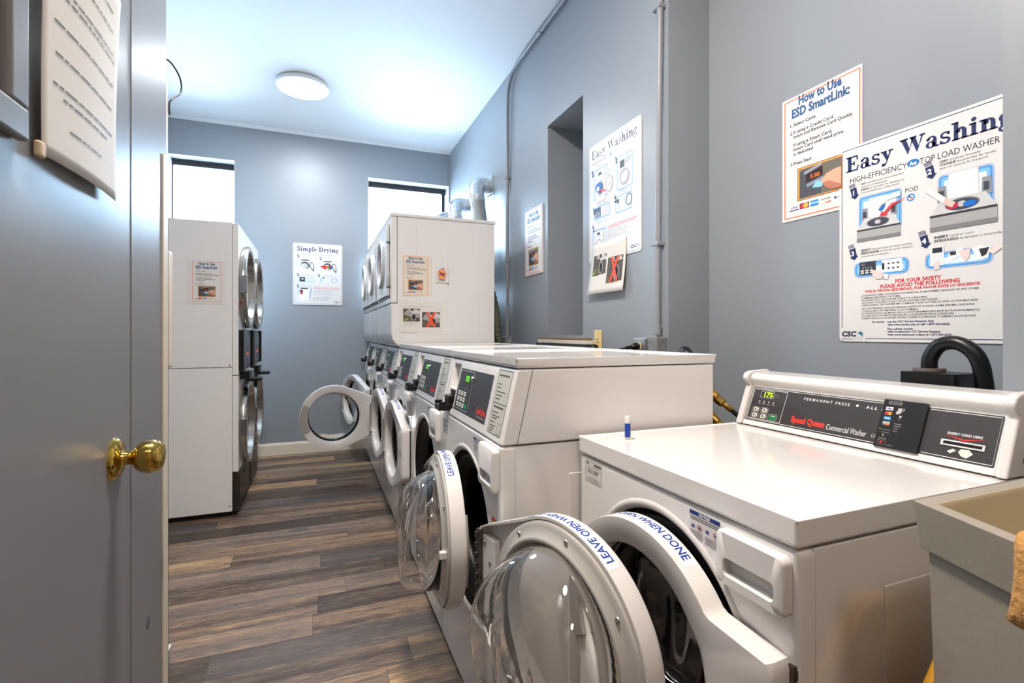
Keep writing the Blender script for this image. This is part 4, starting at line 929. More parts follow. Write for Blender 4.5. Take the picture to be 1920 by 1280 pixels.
# console body: profile from front bottom up over a rolled top edge to the back
cx0 = .578
prof = [(cx0, .9225), (cx0+.004, .932), (cx0+.050, 1.044), (cx0+.042, 1.054), (cx0+.036, 1.066), (cx0+.040, 1.078), (cx0+.052, 1.084), (cx0+.115, 1.088), (cx0+.125, 1.08), (cx0+.125, .9225)]
bm = NB(); add_prism(bm, prof, .022, WW-.022, 'y'); obj('console', bm, M_ENAMEL, w0, bevel=.004, angle=40)
for y0, y1 in ((.0, .0215), (WW-.0215, WW)):
    pe = [(cx0-.006, .9225), (cx0+.040, 1.045), (cx0+.028, 1.056), (cx0+.024, 1.070), (cx0+.032, 1.084), (cx0+.050, 1.090), (cx0+.118, 1.093), (cx0+.130, 1.083), (cx0+.130, .9225)]
    bm = NB(); add_prism(bm, pe, y0, y1, 'y'); obj('console_end_cap', bm, M_PLASTIC, w0, bevel=.005, angle=40)
for z, x in ((1.06, cx0+.06), (.955, cx0+.055)):
    bm = NB(); add_lathe(bm, [(.006, 0), (.005, .0025), (1e-5, .002)], (x, 0, z), (0, -1, 0), 16); obj('screw', bm, M_STEELBOX, w0)
ax = Vector((.046, 0, .112)).normalized(); nrm = Vector((-.112, 0, .046)).normalized(); org = Vector((cx0+.004, 0, .932))
cm = lambda u, v, l: org+Vector((0, WW-.022-u*.001, 0))+ax*(v*.001)+nrm*l
s = Sheet(); L = 'control_panel'; CWd, CH = 640, 119
s.rect(L, 4, 6, CWd-4, CH-2, (.205, .20, .205), 1, r=3)
for x0, x1 in ((8, 408), (504, 632)):
    s.rect(L, x0, CH-6.5, x1, CH-5.2, (.90, .90, .90), 2); s.rect(L, x0, 10, x1, 11.3, (.90, .90, .90), 2)
s.rect(L, 7.5, 10, 8.8, CH-5.2, (.9, .9, .9), 2); s.rect(L, 632, 10, 633, CH-5.2, (.55, .55, .55), 2)
s.frame(L, 11, 13, 132, CH-9, 1.2, (.88, .88, .88), r=2, lift=2)
s.frame(L, 40, 84, 88, 106, 1., (.80, .80, .80), r=3, lift=3); s.rect(L, 41, 85, 87, 105, (.10, .13, .05), 2, r=2); s.ring(L, 98, 94, 5, 5, .8, (.55, .55, .55), 2)
s.text('display_digits', '175', 84, 87.5, 15, mat('lime_digits', (.6, .9, .1), .4, emit=(.55, 1, .02, .55)), width=31, al='r', bold=.03, lift=4)
for i in range(4): s.ell(L, 42+i*17, 71, 2.6, 2.6, (.75, .75, .75), 2, 12); s.rect(L, 38+i*17, 63, 47+i*17, 65, (.70, .70, .70), 2)
for (x, y) in ((26, 38), (58, 38), (26, 19), (58, 19)):
    s.frame('keypad', x-3, y-3, x+25, y+15, .7, (.75, .75, .75), r=5, lift=3); s.rect('keypad', x+2, y, x+22, y+12, (.88, .85, .80), 3, r=5); s.rect('keypad', x+6, y+3, x+13, y+9, (.35, .33, .32), 4); s.rect('keypad', x+16, y+2, x+18.5, y+8, (.15, .15, .15), 4, r=1)
s.frame('keypad', 88, 16, 118, 36, .7, (.75, .75, .75), r=5, lift=3); s.rect('keypad', 92, 18, 116, 34, (.04, .48, .27), 3, r=5); s.text('keypad', 'START', 104, 28, 4, WHITE, width=16, al='c', lift=4)
s.text('panel_lettering', 'P E R M A N E N T   P R E S S', 188, 94, 7.5, (.88, .88, .88), width=132, bold=.03, shear=.15, lift=3); s.ell('panel_lettering', 340, 98, 3.4, 3.4, (.88, .88, .88), 3); s.text('panel_lettering', 'A L L   F', 362, 94, 7.5, (.88, .88, .88), width=44, bold=.03, shear=.15, lift=3)
s.text('panel_lettering', 'Speed Queen', 166, 24, 18, (.95, .22, .18), width=102, bold=.055, lift=3); s.text('panel_lettering', 'Commercial Washer', 274, 21, 16, (.88, .88, .88), width=105, bold=.0, lift=3); s.text('panel_lettering', 'Ult', 392, 23, 10, (.80, .80, .80), width=15, shear=.2, lift=3)
s.build(w0, cm, .00025)
s = Sheet(); L = 'card_slot_print'
s.text(L, 'INSERT CARD HERE', 577, 62, 5.5, (.80, .80, .80), width=62, al='c', bold=.05, lift=3); s.poly(L, [(538, 61), (577, 55), (616, 61), (577, 51)], (.80, .15, .15), 3)
s.poly(L, [(552, 24), (562, 31), (568, 28), (558, 20)], (.88, .86, .80), 3); s.poly(L, [(576, 33), (590, 34), (598, 26), (588, 15), (578, 18), (572, 26)], (.88, .86, .80), 3)
s.build(w0, cm, .00025)
bm = NB()
for (a, b, c, d) in ((538, 36, 616, 39), (538, 46, 616, 49), (538, 39, 542, 46), (612, 39, 616, 46)):
    V = [bm.verts.new(cm(u, v, l)) for l in (.0006, .003) for u, v in ((a, b), (c, b), (c, d), (a, d))]
    for f in ((0, 3, 2, 1), (4, 5, 6, 7), (0, 1, 5, 4), (1, 2, 6, 5), (2, 3, 7, 6), (3, 0, 4, 7)): bm.faces.new([V[i] for i in f])
cs = obj('card_slot', bm, M_PLASTIC, w0, smooth=False)
bm = NB(); bm.faces.new([bm.verts.new(cm(u, v, .0012)) for u, v in ((542, 39), (612, 39), (612, 46), (542, 46))]); obj('slot_opening', bm, M_BLACK, cs, smooth=False)
# black add-on card reader plate over the panel
bm = NB(); A = [(404, 3), (500, 3), (500, 123), (404, 123)]
V = [bm.verts.new(cm(u, v, l)) for l in (.0012, .006) for u, v in A]
for f in ((0, 3, 2, 1), (4, 5, 6, 7), (0, 1, 5, 4), (1, 2, 6, 5), (2, 3, 7, 6), (3, 0, 4, 7)): bm.faces.new([V[i] for i in f])
rp = obj('card_reader_plate', bm, mat('black_reader_plate', (.13, .13, .135), .28), w0, bevel=.001, label='black glossy card reader plate')
s = Sheet(); L = 'reader_print'; q = 24
s.frame(L, 416, 112, 446, 121, .6, (.75, .75, .75), r=1, lift=q)
for i in range(3): s.ring(L, 421+i*10, 116.5, 3.6, 3.6, 1., (.85, .85, .85), q)
s.rect(L, 413, 96, 429, 104.5, WHITE, q); s.text(L, 'VISA', 421, 98, 4.5, (.12, .20, .48), width=12, al='c', bold=.06, shear=.2, lift=q+2)
s.rect(L, 413, 84, 429, 92.5, (.70, .14, .18), q); s.ell(L, 424, 88, 4, 4, (.93, .68, .20), q+2); s.ell(L, 418, 88, 4, 4, (.86, .25, .22), q+2)
s.rect(L, 413, 71, 429, 80.5, (.20, .50, .78), q); s.rect(L, 415, 74, 427, 77, (.70, .84, .94), q+2)
s.rect(L, 413, 58, 429, 67, WHITE, q); s.poly(L, [(417, 58), (429, 62), (429, 58)], (.93, .50, .20), q+2)
s.poly(L, [(440, 104), (440, 98), (436, 92), (440, 88), (448, 92), (450, 104)], (.90, .89, .86), q); s.rect(L, 452, 97, 453.5, 104, (.9, .89, .86), q)
s.poly(L, [(446, 86), (451, 86), (451, 78), (454, 78), (448.5, 70), (443, 78), (446, 78)], (.90, .89, .86), q)
for i, t_ in enumerate(('Return', 'Credit', 'Card', 'here')): s.text(L, t_, 440, 63-i*6, 4, (.85, .85, .85), width=len(t_)*2.4, lift=q)
s.ell(L, 411, 47, 2, 2, (.70, .72, .10), q); s.ell(L, 411, 40, 2, 2, (.75, .15, .12), q); s.text(L, 'Approved', 416, 45.5, 3.4, (.8, .8, .8), width=18, lift=q); s.text(L, 'Declined', 416, 38.5, 3.4, (.8, .8, .8), width=17, lift=q); s.ell(L, 421, 33, 2, 2, (.85, .83, .70), q)
s.rect(L, 412, 25, 430, 26.2, (.7, .7, .7), q); s.rect(L, 412, 22, 430, 24, (.7, .7, .7), q)
s.frame(L, 411, 9, 430, 20, .9, (.82, .82, .82), r=2, lift=q); s.ring(L, 420, 14.5, 4, 4, 1.5, (.92, .28, .18), q); s.line(L, 417.5, 12, 422.5, 17, 1.2, (.92, .28, .18), q+1); s.line(L, 417.5, 17, 422.5, 12, 1.2, (.92, .28, .18), q+1); s.rect(L, 430, 14, 437, 15, (.92, .28, .18), q); s.text(L, 'CANCEL', 432, 8.5, 3.4, (.8, .8, .8), width=15, bold=.04, lift=q)
s.build(rp, cm, .00025)

# lip balm on the lid
g = thing('lip_balm', 'small white capped blue lip balm tube standing on the nearest washer lid', 'lip balm', (.800, 1.160, .9195))
bm = NB(); add_cyl(bm, (0, 0, 0), .0078, .0, .064, (0, 0, 1), 24, .0012); obj('tube', bm, M_PLASTIC, g, angle=50)
bm = NB(); add_lathe(bm, [(.0081, .006), (.0081, .044)], (0, 0, 0), (0, 0, 1), 24); 
for f in bm.faces: f.material_index = 0 if f.calc_center_median().x-f.calc_center_median().y*.2 < .0035 else 1
obj('printed_label', bm, [mat('balm_blue', (.07, .26, .66), .3), mat('balm_dark', (.28, .22, .20), .3)], g, angle=50)

# ------------------------------------------------------------------ signs and papers
def sign(name, label, cat, org, U, Nn, W, H, art, board=M_BOARD, th=.003, r=0, group=None, sc=(1, 1), off=(0, 0)):
    org, U, Nn = Vector(org), Vector(U), Vector(Nn); t = thing(name, label, cat, org, 0, group)
    pts = rrect(0, 0, W, H, r) if r else [(0, 0), (W, 0), (W, H), (0, H)]
    bm = NB(); A = [bm.verts.new(U*p[0]*.001+Vector((0, 0, p[1]*.001))+Nn*.0005) for p in pts]; B = [bm.verts.new(U*p[0]*.001+Vector((0, 0, p[1]*.001))+Nn*(th+.0005)) for p in pts]
    n = len(pts); bm.faces.new(A[::-1]); bm.faces.new(B)
    for k in range(n): bm.faces.new([A[k], A[(k+1) % n], B[(k+1) % n], B[k]])
    obj('board' if th > .001 else 'sheet', bm, board, t, smooth=False)
    art.build(t, lambda u, v, l: U*((u*sc[0]+off[0])*.001)+Vector((0, 0, (v*sc[1]+off[1])*.001))+Nn*(th+.0005+l), .0003 if th > .001 else .0002)
    return t
RW, RN = (0, -1, 0), (-1, 0, 0)          # right wall: reading direction and outward normal
sign('washing_poster', 'large Easy Washing top load poster overlapping the card sign near the wall corner', 'poster', (XR2, 1.137, 1.185), RW, RN, 457, 633, art_topload(), r=14)
sign('card_sign', 'large ESD SmartLink card sign partly behind the near washing poster', 'sign', (XR2, 1.355, 1.622), RW, RN, 292, 450, art_smartlink(292, 450), th=.0025)
sign('washing_poster', 'Easy Washing front load poster between the niche and the near conduit', 'poster', (XR, 2.381, 1.594), RW, RN, 468, 630, art_frontload(468, 630), r=16, th=.004)
sign('card_sign', 'ESD SmartLink card sign on the wall left of the tall niche', 'sign', (XR, 3.271, 1.616), RW, RN, 286, 456, art_smartlink(286, 456), th=.008)
sign('drying_poster', 'Simple Drying poster on the far wall between the windows', 'poster', (-.222, YF, 1.500), (1, 0, 0), (0, -1, 0), 470, 624, art_drying(), r=14, th=.006)
# curled photo sheet hanging under the middle poster
ps = thing('photo_sheet', 'paper with two washer photos taped under the front load poster, bottom curling off the wall', 'paper notice', (XR, 2.345, 1.420))
sa = art_photo_sheet(318, 265)
pm = lambda u, v, l: Vector((-.0075-l-.022*((265-v)/265)**2, -u*.001-.02*(1-v/265)*(1-u/318)*-1, v*.001))
bm = NB(); G = [[bm.verts.new(pm(u*318/8, v*265/10, 0)) for u in range(9)] for v in range(11)]
for i in range(10):
    for j in range(8): bm.faces.new([G[i][j], G[i][j+1], G[i+1][j+1], G[i+1][j]])
q_ = obj('sheet', bm, M_PAPER, ps, angle=80); sd = q_.modifiers.new('s', 'SOLIDIFY'); sd.thickness = .0005; sd.offset = 1
sa.build(ps, pm, .0004)
# papers on the side of the first stacked unit
SF = SY-.0008
sign('card_sign', 'small ESD SmartLink paper taped to the white side of the nearest stacked unit', 'sign', (.532, SF, 1.462), (1, 0, 0), (0, -1, 0), 196, 270, art_smartlink(286, 450), sc=(.60, .60), board=M_PAPERC, th=.0008)
sign('photo_sheet', 'paper with two washer photos taped to the nearest stacked unit side', 'paper notice', (.510, SF, 1.216), (1, 0, 0), (0, -1, 0), 290, 208, art_photo_sheet(318, 270), sc=(290/318, 208/270), board=M_PAPER, th=.0008)

pk = thing('pods_sticker', 'small white sticker with an orange crossed-out round emblem on the stacked unit side', 'sticker', (.752, SF, 1.553))
s = Sheet(); L = 'printed_emblem'
s.ell(L, 46, 62, 27, 33, (.93, .40, .14), 1); s.ell(L, 46, 62, 22, 27, (.96, .62, .16), 2); s.text(L, 'Tide', 46, 54, 20, (.20, .22, .50), width=36, al='c', bold=.08, shear=.2, lift=4)
s.line(L, 28, 82, 64, 40, 4, RED, 5); s.ring(L, 46, 62, 29, 36, 4, (.86, .20, .12), 5); s.text(L, 'PODS', 46, 16, 12, (.22, .20, .30), width=44, al='c', bold=.05, lift=3); s.ring(L, 52, 98, 8, 7, 4, (.2, .2, .22), 3, a0=-.6, a1=2.6)
km = lambda u, v, l: Vector((u*.001, -.0012-l-.014*max(0, (u-55)/40)**2*max(0, (70-v)/70), v*.001))
bm = NB(); G = [[bm.verts.new(km(u*11.5, v*13.2, 0)) for u in range(9)] for v in range(9)]
for i in range(8):
    for j in range(8): bm.faces.new([G[i][j], G[i][j+1], G[i+1][j+1], G[i+1][j]])
q_ = obj('sheet', bm, M_PAPER, pk, angle=80); sd = q_.modifiers.new('s', 'SOLIDIFY'); sd.thickness = .0005; sd.offset = 1
s.build(pk, km, .0003)

# ------------------------------------------------------------------ stacked tumble dryers on the left
LX, LYD, LW, LZ = -.483, 3.727, .598, 1.944
def tumble(y, label):
    t = thing('stacked_tumble_dryer', label, 'tumble dryer', (LX, y, 0), group='stacked tumble dryers along the left wall')
    bm = NB(); add_box(bm, -.78, -.036, 0, LW-.002, .036, .984); obj('lower_cabinet', bm, M_DRYEN, t, bevel=.002)
    bm = NB(); add_box(bm, -.78, -.036, 0, LW-.002, .988, LZ); obj('upper_cabinet', bm, M_DRYEN, t, bevel=.002)
    bm = NB(); add_holed_plate(bm, -.034, 0, 0, LW-.002, .295, .930, LW/2, .582, .235); obj('lower_front', bm, M_DRYEN, t, bevel=.003, angle=60)
    bm = NB(); add_holed_plate(bm, -.034, 0, 0, LW-.002, .934, LZ-.006, LW/2, 1.54, .235); obj('upper_front', bm, M_DRYEN, t, bevel=.003, angle=60)
    bm = NB(); add_box(bm, -.72, -.06, .03, LW-.03, 0, .036); obj('feet', bm, M_BLACK, t, smooth=False)
    bm = NB(); add_box(bm, -.034, -.004, 0, LW-.002, .036, .293)
    for i in range(7): add_box(bm, -.004, .002, .03, .10, .06+i*.03, .075+i*.03)
    lv = obj('louvre_panel', bm, mat('dark_grille', (.16, .14, .13), .4), t, smooth=False, label='dark louvred kick panel')
    for z in (.12, .22):
        bm = NB(); add_cyl(bm, (-.004, LW*.55, z), .012, 0, .004, (1, 0, 0), 16); obj('panel_lock', bm, M_BLACK, lv)
    for z in (.582, 1.54):
        bm = NB(); add_lathe(bm, [(.232, .002), (.288, .002), (.292, .010), (.292, .030), (.286, .042), (.270, .046), (.256, .040), (.248, .020), (.240, -.02), (.232, -.03)], (0, LW/2, z), (1, 0, 0), 80); d = obj('dryer_door', bm, M_STEEL, t, angle=40, label='brushed steel porthole door')
        bm = NB(); add_lathe(bm, [(.242, -.015), (.235, -.022), (.12, -.026), (1e-5, -.027)], (0, LW/2, z), (1, 0, 0), 64); obj('door_glass', bm, mat('dryer_glass', (.35, .36, .38), .04), d, angle=80)
        bm = NB(); add_box(bm, .010, .052, .005, .028, z-.06, z+.06); obj('hinge', bm, M_STEEL, d, bevel=.004)
    bm = NB(); add_box(bm, .0005, .014, .020, LW-.030, .960, 1.235); cp = obj('control_panel', bm, mat('dryer_panel_black', (.10, .10, .11), .3), t, bevel=.002, label='black control panel')
    bm = NB(); add_box(bm, .014, .030, .020, .045, .965, 1.232); add_box(bm, .014, .030, LW-.055, LW-.030, .965, 1.232); obj('side_rail', bm, M_BLACK, cp, bevel=.002)
    bm = NB(); add_box(bm, .0145, .020, .12, LW-.14, .99, 1.21); obj('display', bm, mat('dryer_display_grey', (.27, .27, .29), .3), cp, bevel=.002)
    bm = NB(); add_box(bm, .0205, .0215, .24, .34, 1.055, 1.075); obj('red_digits', bm, mat('red_led', (.7, .1, .05), .4, emit=(1, .12, .04, .12)), cp, smooth=False)
    for z in (1.10, 1.025):
        bm = NB(); add_cyl(bm, (.0202, .30, z), .012, 0, .004, (1, 0, 0), 16); obj('button', bm, M_BLACK, cp)
    bm = NB(); add_box(bm, .0005, .06, .06, .20, .900, .955); add_box(bm, .03, .13, .075, .19, .885, .905); obj('card_reader', bm, M_BLACK, t, bevel=.003, label='black card reader jutting out')
    bm = NB(); add_box(bm, .0005, .05, .22, .40, .895, .955); obj('coin_plate', bm, M_GALV, t, bevel=.003)
    bm = NB(); add_box(bm, .0004, .0012, .008, .030, 1.33, 1.42); obj('red_sticker', bm, mat('red_sticker', (.70, .12, .10), .4), t, smooth=False, label='small red warning sticker')
    for z in (.07, .30, .53, .76, 1.00, LZ-.03):                     # dark screw heads on the side
        for x in ((-.42, -.05) if z in (.07, 1.00) else (-.40,)):
            bm = NB(); add_lathe(bm, [(.006, 0), (.005, .002), (1e-5, .0025)], (x, .0, z), (0, -1, 0), 12); obj('screw', bm, M_STEELBOX, t)
    return t
tumble(LYD, 'left stacked tumble dryer nearest the door, card sign taped to its white side')
tumble(LYD+LW+.002, 'second left stacked tumble dryer, deeper in beside the far wall')
sign('card_sign', 'ESD SmartLink paper taped to the white side of the left tumble dryer', 'sign', (-.776, LYD-.0006, 1.402), (1, 0, 0), (0, -1, 0), 219, 284, art_smartlink(286, 450), sc=(.60, .60), off=(26, 8), board=mat('laminated_paper', (.90, .89, .87), .3), th=.0008)

# ------------------------------------------------------------------ ducts, conduits, sockets, hoses
def duct(y, label):
    """rigid pipe rising behind a stacked unit, foil elbow and collar into the wall"""
    b = Vector((1.285, y, 1.74)); t = thing('vent_duct', label, 'vent duct', b, group='silver dryer vent ducts')
    top = Vector((1.248, y+.16, 2.39))-b; ax = top.normalized(); L = top.length
    bm = NB(); add_lathe(bm, [(.058, .0), (.058, L-.10), (.061, L-.098), (.061, L-.05)], (0, 0, 0), ax, 36); obj('straight_pipe', bm, M_GALV, t, angle=60)
    bm = NB(); add_tube(bm, smooth_path([(-.088, -.02, -.01), (-.04, -.012, -.005), (0, 0, .04), tuple(ax*.10)], 5), .056, 24); obj('rear_elbow', bm, M_FOIL, t, angle=70)
    P = smooth_path([ax*(L-.09), ax*(L-.03), top+Vector((.012, .035, .055)), top+Vector((.06, .068, .088)), top+Vector((.105, .085, .092))], 9)
    bm = NB(); add_tube(bm, P, .062, 28, rf=lambda i: .062+.003*math.sin(i*2.1)); obj('elbow', bm, M_FOIL, t, angle=70)
    e = P[-1]; bm = NB(); add_tube(bm, [e-Vector((.02, .004, 0)), Vector((XR-.006-b.x, e.y+.004, e.z))], .063, 28); obj('wall_pipe', bm, M_FOIL, t, angle=60)
    bm = NB(); add_box(bm, XR-.005-b.x, XR-.001-b.x, e.y-.085, e.y+.085, e.z-.085, e.z+.085); wp = obj('wall_plate', bm, M_GALV, t, smooth=False)
    bm = NB(); add_tube(bm, [(XR-.006-b.x, e.y-.06, e.z-.080), (XR-.05-b.x, e.y-.075, e.z-.115)], .004, 8); obj('strap_end', bm, M_BLACK, wp)
duct(SY+.49, 'nearest silver vent duct rising from the stacked units into the right wall')
duct(SY+.684+.49, 'middle silver vent duct behind the tallest one')
duct(SY+2*.684+.42, 'farthest silver vent duct low beside the corner window')

def conduit(name, label, pts, r, straps, coup):
    t = thing(name, label, 'conduit', pts[0]); o = Vector(pts[0])
    bm = NB(); add_tube(bm, [Vector(p)-o for p in pts], r, 14); obj('pipe', bm, M_CONDUIT, t, angle=60)
    for p, ax in coup:
        bm = NB(); add_lathe(bm, [(r, -.02), (r+.004, -.018), (r+.004, .018), (r, .02)], Vector(p)-o, ax, 16); obj('coupling', bm, M_CONDUIT, t, angle=60)
    for p in straps:
        bm = NB(); p = Vector(p)-o; add_box(bm, -r-.003+p.x, r+.006+p.x-.0, p.y-r-.004, p.y+r+.022, p.z-.009, p.z+.009); obj('pipe_strap', bm, M_CONDUIT, t, bevel=.003)
    return t
xc = XR-.020
cp1 = [(xc, 3.60, 1.19), (xc, 3.60, 2.0), (xc, 3.595, 2.9)]+smooth_path([(xc, 3.59, 3.0), (xc, 3.575, 3.09), (xc, 3.50, 3.175), (xc, 3.36, 3.205), (xc, 3.2, 3.208)], 5)+[(xc, 2.4, 3.208), (xc, 1.75, 3.208)]
cf = conduit('conduit', 'thin grey conduit climbing left of the niche and along the ceiling edge', cp1, .0125, [(xc+.001, 3.60, 2.42)], [((xc, 3.0, 3.208), (0, 1, 0)), ((xc, 2.05, 3.208), (0, 1, 0)), ((xc, 3.60, 1.78), (0, 0, 1))])
cp2 = [(xc, 1.778, 1.21), (xc, 1.775, 1.5), (xc, 1.764, 2.2), (xc, 1.757, 2.7), (xc, 1.757, 3.19)]
cn = conduit('conduit', 'grey conduit running straight up beside the wall corner to the ceiling', cp2, .0135, [(xc+.001, 1.770, 1.60), (xc+.001, 1.760, 2.62)], [((xc, 1.777, 1.225), (0, 0, 1))])
def junction(x1, y0, y1, z0, z1, label, parent=None):
    bm = NB(); add_box(bm, XR-.055, XR-.0005, y0, y1, z0, z1); o = obj('junction_box', bm, M_STEELBOX, bevel=.003)
    for z in (z0+(z1-z0)*.28, z0+(z1-z0)*.74):
        bm = NB(); add_lathe(bm, [(.013, .0005), (.0145, .0012), (.0145, .0004)], (XR-.030, y0, z), (0, -1, 0), 20); obj('knockout', bm, M_GALV, o)
        bm = NB(); add_lathe(bm, [(.013, .0005), (.0145, .0012), (.0145, .0004)], (XR-.055, (y0+y1)/2, z), (-1, 0, 0), 20); obj('knockout', bm, M_GALV, o)
    return tag(o, label, 'junction box')
junction(0, 3.55, 3.66, 1.10, 1.185, 'grey steel junction box at the foot of the left conduit')
junction(0, 1.735, 1.800, 1.075, 1.195, 'grey steel junction box at the foot of the corner conduit')
def socket(y, z, label, plate, x=XR, w=.072, h=.118):
    t = thing('power_outlet', label, 'power outlet', (x, y, z))
    bm = NB(); add_box(bm, -.007, -.0005, -w/2, w/2, -h/2, h/2); obj('cover_plate', bm, plate, t, bevel=.0025)
    for dz in (.020, -.020):
        bm = NB(); add_box(bm, -.0105, -.0072, -.017, .017, dz-.0145, dz+.0145); r_ = obj('receptacle', bm, M_IVORY, t, bevel=.003)
        bm = NB(); add_box(bm, -.0110, -.0104, -.009, -.006, dz-.004, dz+.006); add_box(bm, -.0110, -.0104, .005, .008, dz-.004, dz+.006); obj('slots', bm, M_BLACK, r_, smooth=False)
    bm = NB(); add_lathe(bm, [(.003, 0), (.0022, .0012), (1e-5, .0012)], (-.0072, 0, 0), (-1, 0, 0), 10); obj('screw', bm, M_GALV, t)
    return t
def plug(x, y, z, pts, label):
    t = thing('power_plug', label, 'power cord', (x, y, z))
    bm = NB(); add_lathe(bm, [(1e-5, 0), (.014, 0), (.016, .004), (.016, .022), (.011, .032), (.008, .036), (.009, .040), (.007, .060), (.0045, .072)], (0, 0, 0), (-1, .0, -.12), 16); obj('plug_body', bm, M_BLACK, t, angle=50)
    bm = NB(); add_tube(bm, smooth_path([(-.068, 0, -.008)]+[(p[0]-x, p[1]-y, p[2]-z) for p in pts], 6), .0042, 10); obj('cord', bm, M_WIRE, t, angle=80)
    return t
socket(2.292, 1.158, 'tall ivory outlet plate on the wall just right of the niche ledge', M_IVORY, h=.140)
plug(XR-.0112, 2.292, 1.138, [(XR-.11, 2.315, 1.12), (XR-.12, 2.36, 1.06), (XR-.10, 2.40, .95), (XR-.09, 2.42, .80)], 'black plug and cord in the ivory outlet by the niche ledge')
bm = NB(); add_box(bm, XR-.050, XR-.0005, 1.812, 1.905, 1.075, 1.190); tag(obj('outlet_box', bm, M_GALV, bevel=.003), 'shiny metal outlet box fixed beside the corner junction box', 'outlet box')
socket(1.858, 1.135, 'double ivory outlet in the metal box by the corner conduit', M_GALV, x=XR-.0502, w=.086, h=.108)
plug(XR-.0615, 1.858, 1.155, [(XR-.15, 1.88, 1.135), (XR-.165, 1.90, 1.09), (XR-.155, 1.92, 1.0), (XR-.14, 1.93, .85)], 'black plug and cord in the metal outlet box by the corner')

def hose(name, label, pts, r, m, n=8, cor=0.):
    P = smooth_path(pts, n); bm = NB(); o = Vector(pts[0])
    add_tube(bm, [p-o for p in P], r, 18, rf=(lambda i: r+cor*math.sin(i*1.9)) if cor else None)
    h = obj(name, bm, m, angle=80); h.location = o; return tag(h, label, 'hose')
hose('drain_hose', 'black drain hose loop showing above the nearest row washer by the corner', [(1.33, 1.52, .80), (1.33, 1.525, 1.04), (1.34, 1.545, 1.128), (1.35, 1.585, 1.128), (1.352, 1.61, 1.04), (1.352, 1.62, .5), (1.352, 1.62, .024)], .022, M_BLACK)
hose('drain_hose', 'black drain hose loop showing above the far row washers left of the ledge', [(1.33, 2.905, .80), (1.33, 2.91, 1.03), (1.335, 2.93, 1.118), (1.345, 2.975, 1.118), (1.352, 3.0, 1.03), (1.352, 3.01, .5), (1.352, 3.01, .024)], .022, M_BLACK)
hose('flexible_hose', 'drab green flexible hose bulging behind the nearest stacked unit', [(1.25, 3.42, 1.145), (1.232, 3.42, 1.20), (1.222, 3.42, 1.29), (1.222, 3.44, 1.37), (1.23, 3.50, 1.45), (1.25, 3.62, 1.55)], .028, mat('drab_hose', (.32, .33, .27), .6), cor=.004)
def water_hose(z, label, pts, fit):
    t = thing('water_hose', label, 'water hose', pts[0], group='water hoses behind the washers'); o = Vector(pts[0])
    P = [p-o for p in smooth_path(pts, 8)]
    bm = NB(); add_tube(bm, P, .0085, 14); obj('hose', bm, M_BLACK, t, angle=80)
    d = (P[1]-P[0]).normalized(); 
    bm = NB(); add_lathe(bm, [(.010, .006), (.0105, .040), (.009, .042)], (0, 0, 0), d, 18); obj('ferrule', bm, M_BRASS2, t, angle=50)
    bm = NB(); add_lathe(bm, [(.012, -.022), (.0165, -.020), (.0165, .004), (.012, .008)], (0, 0, 0), d, 6); obj('coupling_nut', bm, M_BRASS, t, angle=20)
    bm = NB(); add_lathe(bm, [(.017, -.075), (.019, -.070), (.019, -.026), (.014, -.022)], (0, 0, 0), d, 18); obj('hose_bib', bm, M_BRASS2, t, angle=40)
    bm = NB(); add_lathe(bm, [(.024, -.082), (.026, -.074), (.024, -.066)], (0, 0, 0), d, 14); obj('valve_wheel', bm, M_BLACK, t, angle=40)
water_hose(0, 'upper water hose with brass fitting in the gap left of the rear console', [(1.36, 1.388, .962), (1.38, 1.35, .93), (1.40, 1.30, .885), (1.43, 1.20, .80), (1.45, 1.10, .70)], None)
water_hose(1, 'lower water hose with brass fitting in the gap left of the rear console', [(1.36, 1.388, .872), (1.38, 1.355, .835), (1.40, 1.31, .78), (1.43, 1.22, .68), (1.45, 1.10, .60)], None)
# drain standpipe behind the nearest washer
hx = 1.475
dh = thing('drain_hose', 'thick black drain hose arching over the rear console into a dark box', 'hose', (hx, .79, 1.10))
P = smooth_path([(hx, .800, 1.118), (hx, .797, 1.150), (hx, .775, 1.182), (hx, .735, 1.186), (hx, .700, 1.155), (hx+.002, .687, 1.09), (hx+.005, .684, .98), (hx+.005, .684, .5), (hx+.005, .684, .02)], 9)
bm = NB(); add_tube(bm, [p-Vector((hx, .79, 1.10)) for p in P], .0175, 20); obj('hose', bm, M_BLACK, dh, angle=80)
bm = NB(); add_lathe(bm, [(.019, .013), (.034, .014), (.034, .022), (.019, .022)], (0, .010, 0), (0, 0, 1), 28); obj('collar', bm, mat('grey_collar', (.42, .38, .37), .5), dh, angle=40, label='grey rubber collar')
bm = NB(); add_box(bm, hx-.045, hx+.055, .722, .842, 1.03, 1.1125); add_box(bm, hx-.047, hx-.044, .722, .734, 1.03, 1.1125)
tag(obj('drain_box', bm, M_BLACK, bevel=.004), 'black rectangular drain box standing behind the rear console', 'drain box')
bm = NB(); add_box(bm, hx-.03, hx+.04, .74, .82, 0, 1.0298); tag(obj('standpipe', bm, mat('standpipe_grey', (.3, .3, .31), .5), bevel=.006), 'grey standpipe column holding up the black drain box', 'pipe')

